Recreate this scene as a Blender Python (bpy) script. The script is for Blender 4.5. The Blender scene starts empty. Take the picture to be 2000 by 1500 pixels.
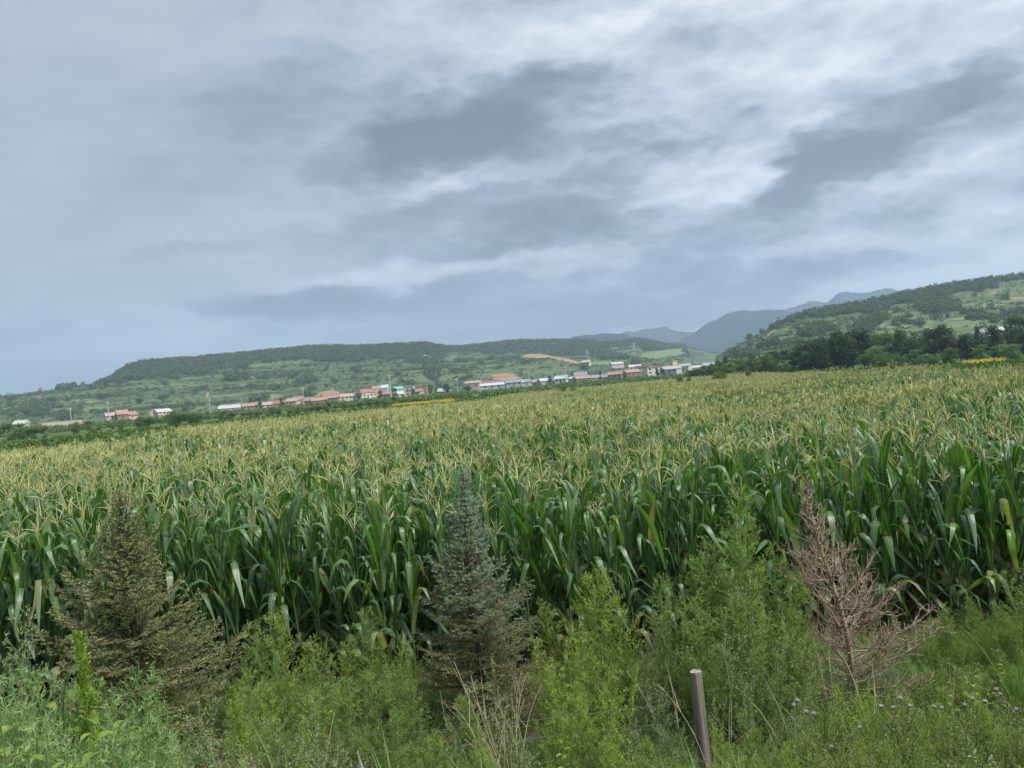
import bpy, math, random
import numpy as np
from mathutils import Matrix, Vector, Euler

R = math.radians
# ------------------------------------------------------------------ camera
CAM_H, F_PX, ROLL, Y0 = 3.5, 1570.0, 4.7, 752.0
scene = bpy.context.scene
cam_data = bpy.data.cameras.new('camera')
cam_data.sensor_width = 36.0
cam_data.lens = 36.0 * F_PX / 2000.0
cam_data.clip_start = 0.1
cam_data.clip_end = 40000.0
cam = bpy.data.objects.new('camera', cam_data)
scene.collection.objects.link(cam)
PITCH = math.atan2(Y0 - 750.0, F_PX)
cam.matrix_world = Matrix.Translation((0, 0, CAM_H)) @ Matrix.Rotation(R(90) + PITCH, 4, 'X') @ Matrix.Rotation(R(-ROLL), 4, 'Z')
scene.camera = cam
CAMROT = cam.matrix_world.to_3x3()


def ray(px, py):
    """direction through a pixel of the 2000 x 1500 photograph"""
    v = CAMROT @ Vector(((px - 1000.0) / F_PX, (750.0 - py) / F_PX, -1.0))
    return v.normalized()


def az_of(px, py=760.0):
    v = ray(px, py)
    return math.atan2(v.x, v.y)


def hor_y(px):
    return Y0 - math.tan(R(ROLL)) * (px - 1000.0)


def tan_el(px, py):
    v = ray(px, py)
    return v.z / math.hypot(v.x, v.y)


# ------------------------------------------------------------------ world
SUN_AZ, SUN_EL = 118.0, 52.0     # degrees; azimuth measured from +Y towards +X
world = bpy.data.worlds.new('World')
scene.world = world
world.use_nodes = True
wt = world.node_tree
wt.nodes.clear()


def N(tree, typ, **kw):
    n = tree.nodes.new(typ)
    for k, v in kw.items():
        if k.startswith('in_'):
            key = k[3:]
            key = int(key) if key.isdigit() else key
            n.inputs[key].default_value = v
        else:
            setattr(n, k, v)
    return n


def L(tree, a, b):
    tree.links.new(a, b)


def ramp(tree, fac, stops, interp='LINEAR'):
    n = tree.nodes.new('ShaderNodeValToRGB')
    cr = n.color_ramp
    cr.interpolation = interp
    while len(cr.elements) < len(stops):
        cr.elements.new(0.5)
    for e, (p, c) in zip(cr.elements, stops):
        e.position = p
        e.color = (c[0], c[1], c[2], 1.0)
    if fac is not None:
        L(tree, fac, n.inputs[0])
    return n


def mathn(tree, op, a, b=None, clamp=False):
    n = tree.nodes.new('ShaderNodeMath')
    n.operation = op
    n.use_clamp = clamp
    for i, v in enumerate((a, b)):
        if v is None:
            continue
        if isinstance(v, (int, float)):
            n.inputs[i].default_value = v
        else:
            L(tree, v, n.inputs[i])
    return n.outputs[0]


def build_world():
    t = wt
    out = N(t, 'ShaderNodeOutputWorld')
    tc = N(t, 'ShaderNodeTexCoord')
    sky = N(t, 'ShaderNodeTexSky', sky_type='NISHITA', sun_disc=False)
    sky.sun_elevation = R(SUN_EL)
    sky.sun_rotation = R(SUN_AZ)
    sep = N(t, 'ShaderNodeSeparateXYZ')
    L(t, tc.outputs['Generated'], sep.inputs[0])
    x, y, z = sep.outputs
    zc = mathn(t, 'MAXIMUM', z, 0.0)
    den = mathn(t, 'ADD', zc, 0.16)
    px = mathn(t, 'DIVIDE', x, den)
    py = mathn(t, 'DIVIDE', y, den)
    pl = N(t, 'ShaderNodeCombineXYZ')
    L(t, px, pl.inputs[0]); L(t, py, pl.inputs[1])
    # angular coordinates: azimuth, elevation (radians)
    az = mathn(t, 'ARCTAN2', x, y)
    el = mathn(t, 'ARCSINE', z)
    ang = N(t, 'ShaderNodeCombineXYZ')
    L(t, az, ang.inputs[0]); L(t, el, ang.inputs[1])
    # cloud layer noise (projected on a flat cloud deck)
    n1 = N(t, 'ShaderNodeTexNoise', in_Scale=1.9, in_Detail=8.0, in_Roughness=0.58)
    mp = N(t, 'ShaderNodeMapping'); mp.inputs['Location'].default_value = (3.1, 7.7, 0)
    mp.inputs['Scale'].default_value = (0.8, 1.15, 1)
    mp.inputs['Rotation'].default_value = (0, 0, R(18))
    L(t, pl.outputs[0], mp.inputs[0]); L(t, mp.outputs[0], n1.inputs['Vector'])
    # warp for the placed clouds
    n2 = N(t, 'ShaderNodeTexNoise', in_Scale=9.0, in_Detail=7.0, in_Roughness=0.62)
    mp2 = N(t, 'ShaderNodeMapping'); mp2.inputs['Scale'].default_value = (1.0, 2.0, 1)
    L(t, ang.outputs[0], mp2.inputs[0]); L(t, mp2.outputs[0], n2.inputs['Vector'])
    sub = N(t, 'ShaderNodeVectorMath', operation='SUBTRACT'); sub.inputs[1].default_value = (0.5, 0.5, 0.5)
    L(t, n2.outputs['Color'], sub.inputs[0])
    mul = N(t, 'ShaderNodeVectorMath', operation='MULTIPLY'); mul.inputs[1].default_value = (0.19, 0.085, 0)
    L(t, sub.outputs[0], mul.inputs[0])
    wad = N(t, 'ShaderNodeVectorMath', operation='ADD')
    L(t, ang.outputs[0], wad.inputs[0]); L(t, mul.outputs[0], wad.inputs[1])
    # (px, py, half width px, half height px, tilt deg, amount)   amount < 0 = darker cloud
    blobs = [
        (790, 300, 180, 55, 12, -.42), (950, 238, 220, 72, 14, -.48), (1110, 350, 210, 105, 8, -.30),
        (560, 235, 330, 120, 20, -.14), (1690, 290, 190, 62, 22, -.56), (1540, 365, 190, 40, 18, -.34),
        (1330, 290, 200, 60, 8, -.16), (850, 400, 190, 38, 6, -.24), (960, 465, 360, 55, 6, -.20),
        (1300, 500, 420, 50, 8, -.18), (1200, 425, 330, 45, 8, -.16), (1130, 590, 560, 60, 5, -.34),
        (1150, 640, 460, 50, 5, -.46), (650, 590, 230, 36, 3, -.40), (500, 585, 160, 26, 3, -.16),
        (1700, 415, 280, 38, 10, -.22), (1960, 135, 130, 35, 22, -.28), (1950, 265, 150, 70, 20, -.14),
        (380, 490, 110, 20, 6, -.10), (30, 650, 100, 28, 8, -.14), (560, 660, 150, 22, 3, -.14),
        (100, 745, 330, 40, 5, -.16), (1480, 560, 330, 30, 10, -.16), (1200, 130, 420, 60, 10, -.12),
        (1600, 190, 400, 50, 12, -.10), (1400, 700, 700, 60, 4, -.10),
        (1200, 60, 330, 60, 12, .12), (1700, 70, 480, 80, 14, .12), (1450, 340, 160, 45, 12, .14),
        (850, 525, 230, 26, 4, .16), (1090, 480, 220, 22, 7, .18), (650, 545, 180, 20, 4, .14),
        (1330, 385, 230, 30, 8, .16), (860, 365, 130, 18, 8, .16), (1940, 520, 330, 50, 10, .34),
        (1850, 350, 220, 40, 14, .20), (900, 640, 330, 22, 5, .16), (350, 650, 330, 70, 4, .08),
        (1700, 480, 330, 24, 9, .14), (1250, 655, 160, 12, 6, .22), (1550, 250, 250, 26, 16, .14),
    ]
    acc = None
    for (bx, by, hw, hh, tilt, amt) in blobs:
        d = ray(bx, by)
        a, e = math.atan2(d.x, d.y), math.asin(d.z)
        m = N(t, 'ShaderNodeMapping', vector_type='TEXTURE')
        m.inputs['Location'].default_value = (a, e, 0)
        m.inputs['Rotation'].default_value = (0, 0, R(tilt - ROLL))
        m.inputs['Scale'].default_value = (hw * 1.22 / F_PX, hh * 1.22 / F_PX, 1)
        L(t, wad.outputs[0], m.inputs[0])
        g = N(t, 'ShaderNodeTexGradient', gradient_type='SPHERICAL')
        L(t, m.outputs[0], g.inputs[0])
        k = t.nodes.new('ShaderNodeMath'); k.operation = 'MULTIPLY_ADD'
        L(t, g.outputs['Fac'], k.inputs[0]); k.inputs[1].default_value = amt * 1.5
        if acc is None:
            k.inputs[2].default_value = 0.0
        else:
            L(t, acc, k.inputs[2])
        acc = k.outputs[0]
    # base brightness: darker, smoother grey-blue to the left, brighter to the right and overhead
    fine = mathn(t, 'MULTIPLY', mathn(t, 'SUBTRACT', n1.outputs['Fac'], 0.5), 0.52)
    side = N(t, 'ShaderNodeMapRange'); side.inputs[1].default_value = -0.5; side.inputs[2].default_value = 0.25
    side.inputs[3].default_value = 0.16; side.inputs[4].default_value = 1.0
    side.interpolation_type = 'SMOOTHSTEP'
    L(t, az, side.inputs[0])
    bil = N(t, 'ShaderNodeTexNoise', in_Scale=5.0, in_Detail=6.0, in_Roughness=0.55)
    L(t, mp.outputs[0], bil.inputs['Vector'])
    fine = mathn(t, 'ADD', fine, mathn(t, 'MULTIPLY', mathn(t, 'SUBTRACT', bil.outputs['Fac'], 0.5), 0.42))
    fine = mathn(t, 'MULTIPLY', fine, side.outputs[0])
    lift = N(t, 'ShaderNodeMapRange'); lift.inputs[1].default_value = -0.6; lift.inputs[2].default_value = 0.7
    lift.inputs[3].default_value = 0.43; lift.inputs[4].default_value = 0.54
    L(t, az, lift.inputs[0])
    # heaped relief: upper edges of each heap catch the light, bases stay dark
    heaps = []
    hm = N(t, 'ShaderNodeVectorMath', operation='SCALE'); hm.inputs['Scale'].default_value = .38
    L(t, mul.outputs[0], hm.inputs[0])
    hw_ = N(t, 'ShaderNodeVectorMath', operation='ADD'); L(t, ang.outputs[0], hw_.inputs[0]); L(t, hm.outputs[0], hw_.inputs[1])
    for dy in (0.0, 0.011):
        mh = N(t, 'ShaderNodeMapping'); mh.inputs['Scale'].default_value = (7.0, 15.0, 1); mh.inputs['Location'].default_value = (4.0, 2.0 + dy * 15.0, 0)
        mh.inputs['Rotation'].default_value = (0, 0, R(-6))
        L(t, hw_.outputs[0], mh.inputs[0])
        nh = N(t, 'ShaderNodeTexVoronoi', feature='SMOOTH_F1', voronoi_dimensions='2D', in_Scale=1.0, in_Detail=3.0, in_Roughness=0.5, in_Lacunarity=2.3, in_Smoothness=0.6)
        L(t, mh.outputs[0], nh.inputs['Vector']); heaps.append(nh.outputs['Distance'])
    rel = mathn(t, 'MULTIPLY', mathn(t, 'SUBTRACT', heaps[1], heaps[0]), 0.6)
    body = mathn(t, 'MULTIPLY', mathn(t, 'SUBTRACT', heaps[0], 0.42), 0.36)
    fine = mathn(t, 'ADD', fine, mathn(t, 'MULTIPLY', mathn(t, 'ADD', rel, body), side.outputs[0]))
    v = mathn(t, 'ADD', mathn(t, 'ADD', lift.outputs[0], acc), fine)
    up = mathn(t, 'MULTIPLY', zc, 0.16)
    v = mathn(t, 'ADD', v, up, clamp=True)
    col = ramp(t, v, [(0.0, (.15, .17, .205)), (0.2, (.21, .24, .29)), (0.38, (.29, .335, .40)), (0.5, (.40, .45, .53)),
                      (0.62, (.50, .55, .63)), (0.8, (.63, .68, .74)), (1.0, (.82, .86, .90))])
    b1 = N(t, 'ShaderNodeBackground', in_Strength=0.10); L(t, sky.outputs[0], b1.inputs[0])
    b2 = N(t, 'ShaderNodeBackground', in_Strength=0.67); L(t, col.outputs[0], b2.inputs[0])
    mx = N(t, 'ShaderNodeMixShader', in_0=0.93)
    L(t, b1.outputs[0], mx.inputs[1]); L(t, b2.outputs[0], mx.inputs[2])
    L(t, mx.outputs[0], out.inputs['Surface'])


build_world()
sun_d = bpy.data.lights.new('sun', 'SUN')
sun_d.energy = 3.5
sun_d.angle = R(20)
sun_d.color = (1.0, 0.965, 0.90)
sun = bpy.data.objects.new('sun', sun_d)
scene.collection.objects.link(sun)
sdir = Vector((math.sin(R(SUN_AZ)) * math.cos(R(SUN_EL)), math.cos(R(SUN_AZ)) * math.cos(R(SUN_EL)), math.sin(R(SUN_EL))))
sun.rotation_euler = (-sdir).to_track_quat('-Z', 'Y').to_euler()
sun.location = (0, 0, 50)

scene.view_settings.view_transform = 'Standard'
scene.view_settings.look = 'None'
scene.view_settings.exposure = 0.72
scene.view_settings.gamma = 1.0
scene.view_settings.use_curve_mapping = False
scene.render.engine = 'CYCLES'
cy = scene.cycles
cy.use_denoising = True
cy.denoiser = 'OPENIMAGEDENOISE'
cy.max_bounces = 6
cy.diffuse_bounces = 3
cy.glossy_bounces = 2
cy.transmission_bounces = 3
cy.volume_bounces = 2
cy.transparent_max_bounces = 12
cy.use_adaptive_sampling = True
cy.adaptive_threshold = 0.015
cy.sample_clamp_indirect = 4.0
scene.render.film_transparent = False

# ------------------------------------------------------------------ helpers
rs = np.random.RandomState
C = scene.collection


def build_mesh(name, V, F, mats=(), mi=None, v=None, uv=None, smooth=False):
    """V (n,3); F (m,3) or (m,4) or a list of both; v = one float per vertex; uv per vertex"""
    me = bpy.data.meshes.new(name)
    V = np.asarray(V, dtype=np.float32)
    Fs = F if isinstance(F, list) else [F]
    Fs = [np.asarray(f, dtype=np.int32) for f in Fs if len(f)]
    nl = sum(f.size for f in Fs)
    npoly = sum(len(f) for f in Fs)
    me.vertices.add(len(V)); me.loops.add(nl); me.polygons.add(npoly)
    me.vertices.foreach_set('co', V.ravel())
    loops = np.concatenate([f.ravel() for f in Fs])
    me.loops.foreach_set('vertex_index', loops)
    sizes = np.concatenate([np.full(len(f), f.shape[1], dtype=np.int32) for f in Fs])
    starts = np.concatenate([[0], np.cumsum(sizes)[:-1]]).astype(np.int32)
    me.polygons.foreach_set('loop_start', starts)
    if mi is not None:
        me.polygons.foreach_set('material_index', np.asarray(mi, dtype=np.int32))
    me.polygons.foreach_set('use_smooth', np.full(npoly, bool(smooth)))
    for m in mats:
        me.materials.append(m)
    if v is not None:
        a = me.attributes.new('v', 'FLOAT', 'POINT')
        a.data.foreach_set('value', np.asarray(v, dtype=np.float32))
    if uv is not None:
        u = me.uv_layers.new(name='UVMap')
        u.data.foreach_set('uv', np.asarray(uv, dtype=np.float32)[loops].ravel())
    me.update(calc_edges=True)
    return me


class MB:
    """collects pieces into one mesh"""
    def __init__(s):
        s.V = []; s.F3 = []; s.F4 = []; s.m3 = []; s.m4 = []; s.v = []; s.uv = []; s.n = 0

    def add(s, V, F, m=0, v=0.0, uv=None):
        V = np.asarray(V, dtype=np.float32).reshape(-1, 3)
        F = np.asarray(F, dtype=np.int32)
        if len(V) == 0 or len(F) == 0:
            return
        s.V.append(V)
        s.v.append(np.full(len(V), v, dtype=np.float32) if np.isscalar(v) else np.asarray(v, dtype=np.float32))
        s.uv.append(np.zeros((len(V), 2), dtype=np.float32) if uv is None else np.asarray(uv, dtype=np.float32))
        if F.shape[1] == 3:
            s.F3.append(F + s.n); s.m3.append(np.full(len(F), m))
        else:
            s.F4.append(F + s.n); s.m4.append(np.full(len(F), m))
        s.n += len(V)

    def mesh(s, name, mats, smooth=False):
        F = []; mi = []
        if s.F3: F.append(np.concatenate(s.F3)); mi.append(np.concatenate(s.m3))
        if s.F4: F.append(np.concatenate(s.F4)); mi.append(np.concatenate(s.m4))
        return build_mesh(name, np.concatenate(s.V), F, mats, np.concatenate(mi), np.concatenate(s.v), np.concatenate(s.uv), smooth)

    # shapes
    def tube(s, P, r, k=5, m=0, v=0.0, cap=True):
        P = np.asarray(P, dtype=np.float64)
        n = len(P)
        r = np.broadcast_to(np.asarray(r, dtype=np.float64), (n,))
        T = np.gradient(P, axis=0)
        T /= np.linalg.norm(T, axis=1, keepdims=True) + 1e-9
        ref = np.array([0.0, 0.0, 1.0]) if abs(T[0, 2]) < 0.9 else np.array([1.0, 0.0, 0.0])
        A = np.cross(T, ref); A /= np.linalg.norm(A, axis=1, keepdims=True) + 1e-9
        B = np.cross(T, A)
        th = np.arange(k) * 2 * np.pi / k
        V = P[:, None] + r[:, None, None] * (np.cos(th)[None, :, None] * A[:, None] + np.sin(th)[None, :, None] * B[:, None])
        V = V.reshape(-1, 3)
        i = np.arange(n - 1)[:, None] * k; j = np.arange(k)[None]; jn = (j + 1) % k
        F = np.stack([i + j, i + jn, i + k + jn, i + k + j], axis=-1).reshape(-1, 4)
        s.add(V, F, m, v)
        if cap and k >= 3:
            c = P[-1:]
            Vc = np.concatenate([V[-k:], c]); Fc = np.stack([np.arange(k), (np.arange(k) + 1) % k, np.full(k, k)], axis=1)
            s.add(Vc, Fc, m, v)

    def box(s, x0, x1, y0, y1, z0, z1, m=0, v=0.0):
        V = [(x0, y0, z0), (x1, y0, z0), (x1, y1, z0), (x0, y1, z0), (x0, y0, z1), (x1, y0, z1), (x1, y1, z1), (x0, y1, z1)]
        F = [(0, 3, 2, 1), (4, 5, 6, 7), (0, 1, 5, 4), (1, 2, 6, 5), (2, 3, 7, 6), (3, 0, 4, 7)]
        s.add(V, F, m, v)


def norm(a):
    return a / (np.linalg.norm(a, axis=-1, keepdims=True) + 1e-9)


def rand_dirs(rng, n):
    return norm(rng.normal(size=(n, 3)))


def blades(P, D, ln, w, rng, flat=None):
    """thin triangles: base P, direction D, length ln, width w -> V, F"""
    n = len(P)
    side = norm(np.cross(D, rand_dirs(rng, n) if flat is None else flat))
    ln = np.broadcast_to(ln, (n,))[:, None]; w = np.broadcast_to(w, (n,))[:, None]
    V = np.stack([P - side * w * .5, P + side * w * .5, P + D * ln], axis=1).reshape(-1, 3)
    F = np.arange(3 * n).reshape(-1, 3)
    return V, F


def diamonds(P, D, ln, w, rng, up=None, curl=0.0):
    """leaf-shaped quads"""
    n = len(P)
    side = norm(np.cross(D, rand_dirs(rng, n) if up is None else norm(up + .5 * rand_dirs(rng, n))))
    nor = np.cross(side, D)
    ln = np.broadcast_to(ln, (n,))[:, None]; w = np.broadcast_to(w, (n,))[:, None]
    mid = P + D * ln * .45
    V = np.stack([P, mid - side * w * .5, P + D * ln - nor * ln * curl, mid + side * w * .5], axis=1).reshape(-1, 3)
    F = np.arange(4 * n).reshape(-1, 4)
    return V, F


def _h(ix, iy, seed):
    h = (ix.astype(np.int64) * 374761393 + iy.astype(np.int64) * 668265263 + seed * 1442695041) & 0xffffffff
    h = ((h ^ (h >> 13)) * 1274126177) & 0xffffffff
    return ((h ^ (h >> 16)) & 0xffffff) / float(0xffffff)


def vnoise(x, y, seed=0):
    x = np.asarray(x, dtype=np.float64); y = np.asarray(y, dtype=np.float64)
    ix = np.floor(x); iy = np.floor(y); fx = x - ix; fy = y - iy
    fx = fx * fx * (3 - 2 * fx); fy = fy * fy * (3 - 2 * fy)
    a = _h(ix, iy, seed); b = _h(ix + 1, iy, seed); c = _h(ix, iy + 1, seed); d = _h(ix + 1, iy + 1, seed)
    return (a * (1 - fx) + b * fx) * (1 - fy) + (c * (1 - fx) + d * fx) * fy


def fbm(x, y, seed=0, oct=4):
    s = 0; a = .5; t = 0
    for o in range(oct):
        s = s + a * vnoise(np.asarray(x) * 2 ** o, np.asarray(y) * 2 ** o, seed + o * 17); t += a; a *= .5
    return s / t


def sstep(a, b, x):
    t = np.clip((np.asarray(x, dtype=np.float64) - a) / (b - a), 0, 1)
    return t * t * (3 - 2 * t)


def tag(o, label=None, cat=None, group=None, kind=None):
    if label: o['label'] = label
    if cat: o['category'] = cat
    if group: o['group'] = group
    if kind: o['kind'] = kind
    return o


def obj(name, me, parent=None, loc=None):
    o = bpy.data.objects.new(name, me)
    C.objects.link(o)
    if parent is not None: o.parent = parent
    if loc is not None: o.location = loc
    return o


def thing(name, label, cat, loc=(0, 0, 0), rz=0.0, group=None, scale=1.0, tilt=None):
    o = bpy.data.objects.new(name, None)
    o.empty_display_size = 0.2
    C.objects.link(o)
    o.location = loc
    o.rotation_euler = (tilt[0], tilt[1], rz) if tilt else (0, 0, rz)
    o.scale = (scale,) * 3 if np.isscalar(scale) else scale
    return tag(o, label, cat, group)


def place(name, parts, label, cat, loc, rz=0.0, group=None, scale=1.0, tilt=None):
    """a thing from a list of (part name, mesh[, kind]) sharing mesh data"""
    t = thing(name, label, cat, loc, rz, group, scale, tilt)
    for p in parts:
        c = obj(p[0], p[1], t)
        if len(p) > 2: c['kind'] = p[2]
    return t


# ------------------------------------------------------------------ materials
def principled(name, rough=0.6, spec=0.3):
    m = bpy.data.materials.new(name)
    m.use_nodes = True
    t = m.node_tree
    b = t.nodes['Principled BSDF']
    b.inputs['Roughness'].default_value = rough
    b.inputs['Specular IOR Level'].default_value = spec
    return m, t, b


def leaf_mat(name, ca, cb, rough=0.55, spec=0.3, trans=0.25, tcol=None, cc=None, obj_var=0.25):
    """colour runs ca -> cb (-> cc) with attribute v, shifted per object; part of the light passes through"""
    m, t, b = principled(name, rough, spec)
    at = N(t, 'ShaderNodeAttribute', attribute_name='v')
    oi = N(t, 'ShaderNodeObjectInfo')
    geo = N(t, 'ShaderNodeNewGeometry')
    s1 = mathn(t, 'MULTIPLY', mathn(t, 'SUBTRACT', oi.outputs['Random'], 0.5), obj_var)
    nz = N(t, 'ShaderNodeTexNoise', in_Scale=2.2, in_Detail=2.0)
    L(t, geo.outputs['Position'], nz.inputs['Vector'])
    s2 = mathn(t, 'MULTIPLY', mathn(t, 'SUBTRACT', nz.outputs['Fac'], 0.5), 0.5)
    f = mathn(t, 'ADD', mathn(t, 'ADD', at.outputs['Fac'], s1), s2, clamp=True)
    stops = [(0.0, ca), (1.0, cb)] if cc is None else [(0.0, ca), (0.55, cb), (1.0, cc)]
    cr = ramp(t, f, stops)
    L(t, cr.outputs[0], b.inputs['Base Color'])
    if trans > 0:
        tr = N(t, 'ShaderNodeBsdfTranslucent')
        mixc = N(t, 'ShaderNodeMixRGB', blend_type='MULTIPLY', in_Fac=1.0)
        L(t, cr.outputs[0], mixc.inputs[1]); mixc.inputs[2].default_value = (*(tcol or (1.3, 1.5, 0.6)), 1)
        L(t, mixc.outputs[0], tr.inputs[0])
        mx = N(t, 'ShaderNodeMixShader', in_0=trans)
        L(t, b.outputs[0], mx.inputs[1]); L(t, tr.outputs[0], mx.inputs[2])
        L(t, mx.outputs[0], t.nodes['Material Output'].inputs['Surface'])
    return m


def plain_mat(name, c, rough=0.7, spec=0.2, nscale=8.0, var=0.25, bump=0.0, c2=None):
    m, t, b = principled(name, rough, spec)
    tc = N(t, 'ShaderNodeTexCoord')
    nz = N(t, 'ShaderNodeTexNoise', in_Scale=1.0 if isinstance(nscale, tuple) else nscale, in_Detail=5.0, in_Roughness=0.6)
    if isinstance(nscale, tuple):
        mpn = N(t, 'ShaderNodeMapping'); mpn.inputs['Scale'].default_value = nscale
        L(t, tc.outputs['Object'], mpn.inputs[0]); L(t, mpn.outputs[0], nz.inputs['Vector'])
    else:
        L(t, tc.outputs['Object'], nz.inputs['Vector'])
    lo = tuple(x * (1 - var) for x in c)
    hi = c2 or tuple(min(1, x * (1 + var)) for x in c)
    cr = ramp(t, nz.outputs['Fac'], [(0.3, lo), (0.7, hi)])
    L(t, cr.outputs[0], b.inputs['Base Color'])
    if bump > 0:
        bp = N(t, 'ShaderNodeBump', in_Strength=bump, in_Distance=0.01)
        L(t, nz.outputs['Fac'], bp.inputs['Height']); L(t, bp.outputs[0], b.inputs['Normal'])
    return m


def corn_leaf_mat():
    m, t, b = principled('corn_leaf', 0.34, 0.6)
    uv = N(t, 'ShaderNodeUVMap')
    sp = N(t, 'ShaderNodeSeparateXYZ'); L(t, uv.outputs[0], sp.inputs[0])
    at = N(t, 'ShaderNodeAttribute', attribute_name='v')
    oi = N(t, 'ShaderNodeObjectInfo')
    geo = N(t, 'ShaderNodeNewGeometry')
    nz = N(t, 'ShaderNodeTexNoise', in_Scale=1.6, in_Detail=3.0)
    L(t, geo.outputs['Position'], nz.inputs['Vector'])
    f = mathn(t, 'ADD', at.outputs['Fac'], mathn(t, 'MULTIPLY', mathn(t, 'SUBTRACT', oi.outputs['Random'], .5), .35))
    f = mathn(t, 'ADD', f, mathn(t, 'MULTIPLY', mathn(t, 'SUBTRACT', nz.outputs['Fac'], .5), .5), clamp=True)
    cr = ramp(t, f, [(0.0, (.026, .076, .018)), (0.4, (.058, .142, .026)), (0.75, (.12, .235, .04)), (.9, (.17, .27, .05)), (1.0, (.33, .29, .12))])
    # fine parallel veins
    wv = mathn(t, 'SINE', mathn(t, 'MULTIPLY', sp.outputs[0], 95.0))
    vein = N(t, 'ShaderNodeMixRGB', blend_type='MULTIPLY'); L(t, cr.outputs[0], vein.inputs[1])
    vein.inputs[2].default_value = (.78, .84, .8, 1)
    L(t, mathn(t, 'MULTIPLY', mathn(t, 'ADD', wv, 1.0), .35), vein.inputs[0])
    # pale midrib
    d = mathn(t, 'ABSOLUTE', mathn(t, 'SUBTRACT', sp.outputs[0], .5))
    rib = N(t, 'ShaderNodeMapRange'); rib.inputs[1].default_value = .035; rib.inputs[2].default_value = .075
    rib.inputs[3].default_value = 1.0; rib.inputs[4].default_value = 0.0
    L(t, d, rib.inputs[0])
    fade = N(t, 'ShaderNodeMapRange'); fade.inputs[1].default_value = .95; fade.inputs[2].default_value = .55
    L(t, sp.outputs[1], fade.inputs[0])
    rf = mathn(t, 'MULTIPLY', mathn(t, 'MULTIPLY', rib.outputs[0], fade.outputs[0]), .8)
    mr = N(t, 'ShaderNodeMixRGB'); L(t, rf, mr.inputs[0]); L(t, vein.outputs[0], mr.inputs[1])
    mr.inputs[2].default_value = (.30, .38, .20, 1)
    # paler bluish tone mixed in on the upper side
    bl = N(t, 'ShaderNodeMixRGB'); bl.inputs[2].default_value = (.13, .19, .14, 1)
    L(t, mathn(t, 'MULTIPLY', mathn(t, 'SUBTRACT', 1.0, geo.outputs['Backfacing']), .34), bl.inputs[0])
    L(t, mr.outputs[0], bl.inputs[1])
    L(t, bl.outputs[0], b.inputs['Base Color'])
    bp = N(t, 'ShaderNodeBump', in_Strength=.15, in_Distance=.004); L(t, wv, bp.inputs['Height']); L(t, bp.outputs[0], b.inputs['Normal'])
    tr = N(t, 'ShaderNodeBsdfTranslucent')
    mc = N(t, 'ShaderNodeMixRGB', blend_type='MULTIPLY', in_Fac=1.0); L(t, mr.outputs[0], mc.inputs[1]); mc.inputs[2].default_value = (1.5, 1.9, .6, 1)
    L(t, mc.outputs[0], tr.inputs[0])
    mx = N(t, 'ShaderNodeMixShader', in_0=.28)
    L(t, b.outputs[0], mx.inputs[1]); L(t, tr.outputs[0], mx.inputs[2])
    L(t, mx.outputs[0], t.nodes['Material Output'].inputs['Surface'])
    return m


M = {}
M['corn_leaf'] = corn_leaf_mat()
M['corn_stalk'] = leaf_mat('corn_stalk', (.05, .11, .03), (.13, .20, .06), .5, .3, 0)
M['tassel'] = leaf_mat('tassel', (.34, .39, .13), (.52, .55, .23), .7, .15, .25, (1, 1, .8), cc=(.62, .60, .33), obj_var=.7)
M['ear'] = leaf_mat('corn_ear_husk', (.10, .19, .04), (.24, .32, .08), .55, .25, .1)
M['silk'] = leaf_mat('corn_silk', (.14, .05, .025), (.42, .25, .08), .8, .1, 0, obj_var=1.0)
M['bark'] = plain_mat('bark', (.085, .065, .05), .85, .1, 12, .4, .6)
M['dead_wood'] = plain_mat('dead_wood', (.30, .235, .175), .85, .12, 6, .35, .4)
M['straw'] = plain_mat('straw', (.42, .36, .25), .75, .15, 10, .25)
M['post_wood'] = plain_mat('weathered_post_wood', (.19, .165, .14), .85, .12, (34, 34, 1.6), .6, .9)
M['spruce_olive'] = leaf_mat('olive_spruce_needles', (.06, .075, .03), (.155, .175, .07), .6, .25, .12, (1.2, 1.2, .6), cc=(.36, .37, .18))
M['spruce_blue'] = leaf_mat('blue_spruce_needles', (.27, .24, .10), (.19, .22, .12), .6, .25, .12, (1.2, 1.2, .8), cc=(.27, .35, .26), obj_var=0)
M['cone'] = plain_mat('spruce_cone', (.15, .095, .07), .7, .2, 60, .5, .5)
M['w_green'] = leaf_mat('feathery_green', (.11, .175, .05), (.225, .32, .095), .6, .2, .42, cc=(.32, .41, .15))
M['w_bright'] = leaf_mat('feathery_bright_green', (.13, .20, .04), (.27, .36, .08), .6, .2, .42, cc=(.44, .52, .15))
M['w_grey'] = leaf_mat('grey_green_leaf', (.13, .19, .08), (.24, .31, .15), .65, .2, .38, (1.2, 1.3, .8), cc=(.38, .45, .25))
M['w_blue'] = leaf_mat('blue_green_leaf', (.11, .19, .065), (.21, .33, .12), .6, .25, .38, (1.2, 1.4, .8), cc=(.36, .47, .21))
M['w_yellow'] = leaf_mat('yellow_green_leaf', (.13, .22, .03), (.22, .33, .05), .55, .3, .35, cc=(.34, .42, .09))
M['w_olive'] = leaf_mat('olive_weed_leaf', (.14, .175, .05), (.27, .29, .13), .65, .2, .38, cc=(.38, .39, .19))
M['w_stem'] = leaf_mat('weed_stem', (.07, .10, .035), (.15, .17, .07), .65, .2, 0)
M['grass'] = leaf_mat('grass_blade', (.07, .15, .03), (.15, .24, .06), .5, .3, .3, cc=(.25, .30, .12))
M['lilac'] = leaf_mat('lilac_petal', (.60, .48, .66), (.80, .70, .84), .6, .2, .3, (1, .9, 1))
M['yellow'] = leaf_mat('sunflower_petal', (.62, .52, .05), (.78, .66, .09), .6, .2, .2, (1, .9, .5))
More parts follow.
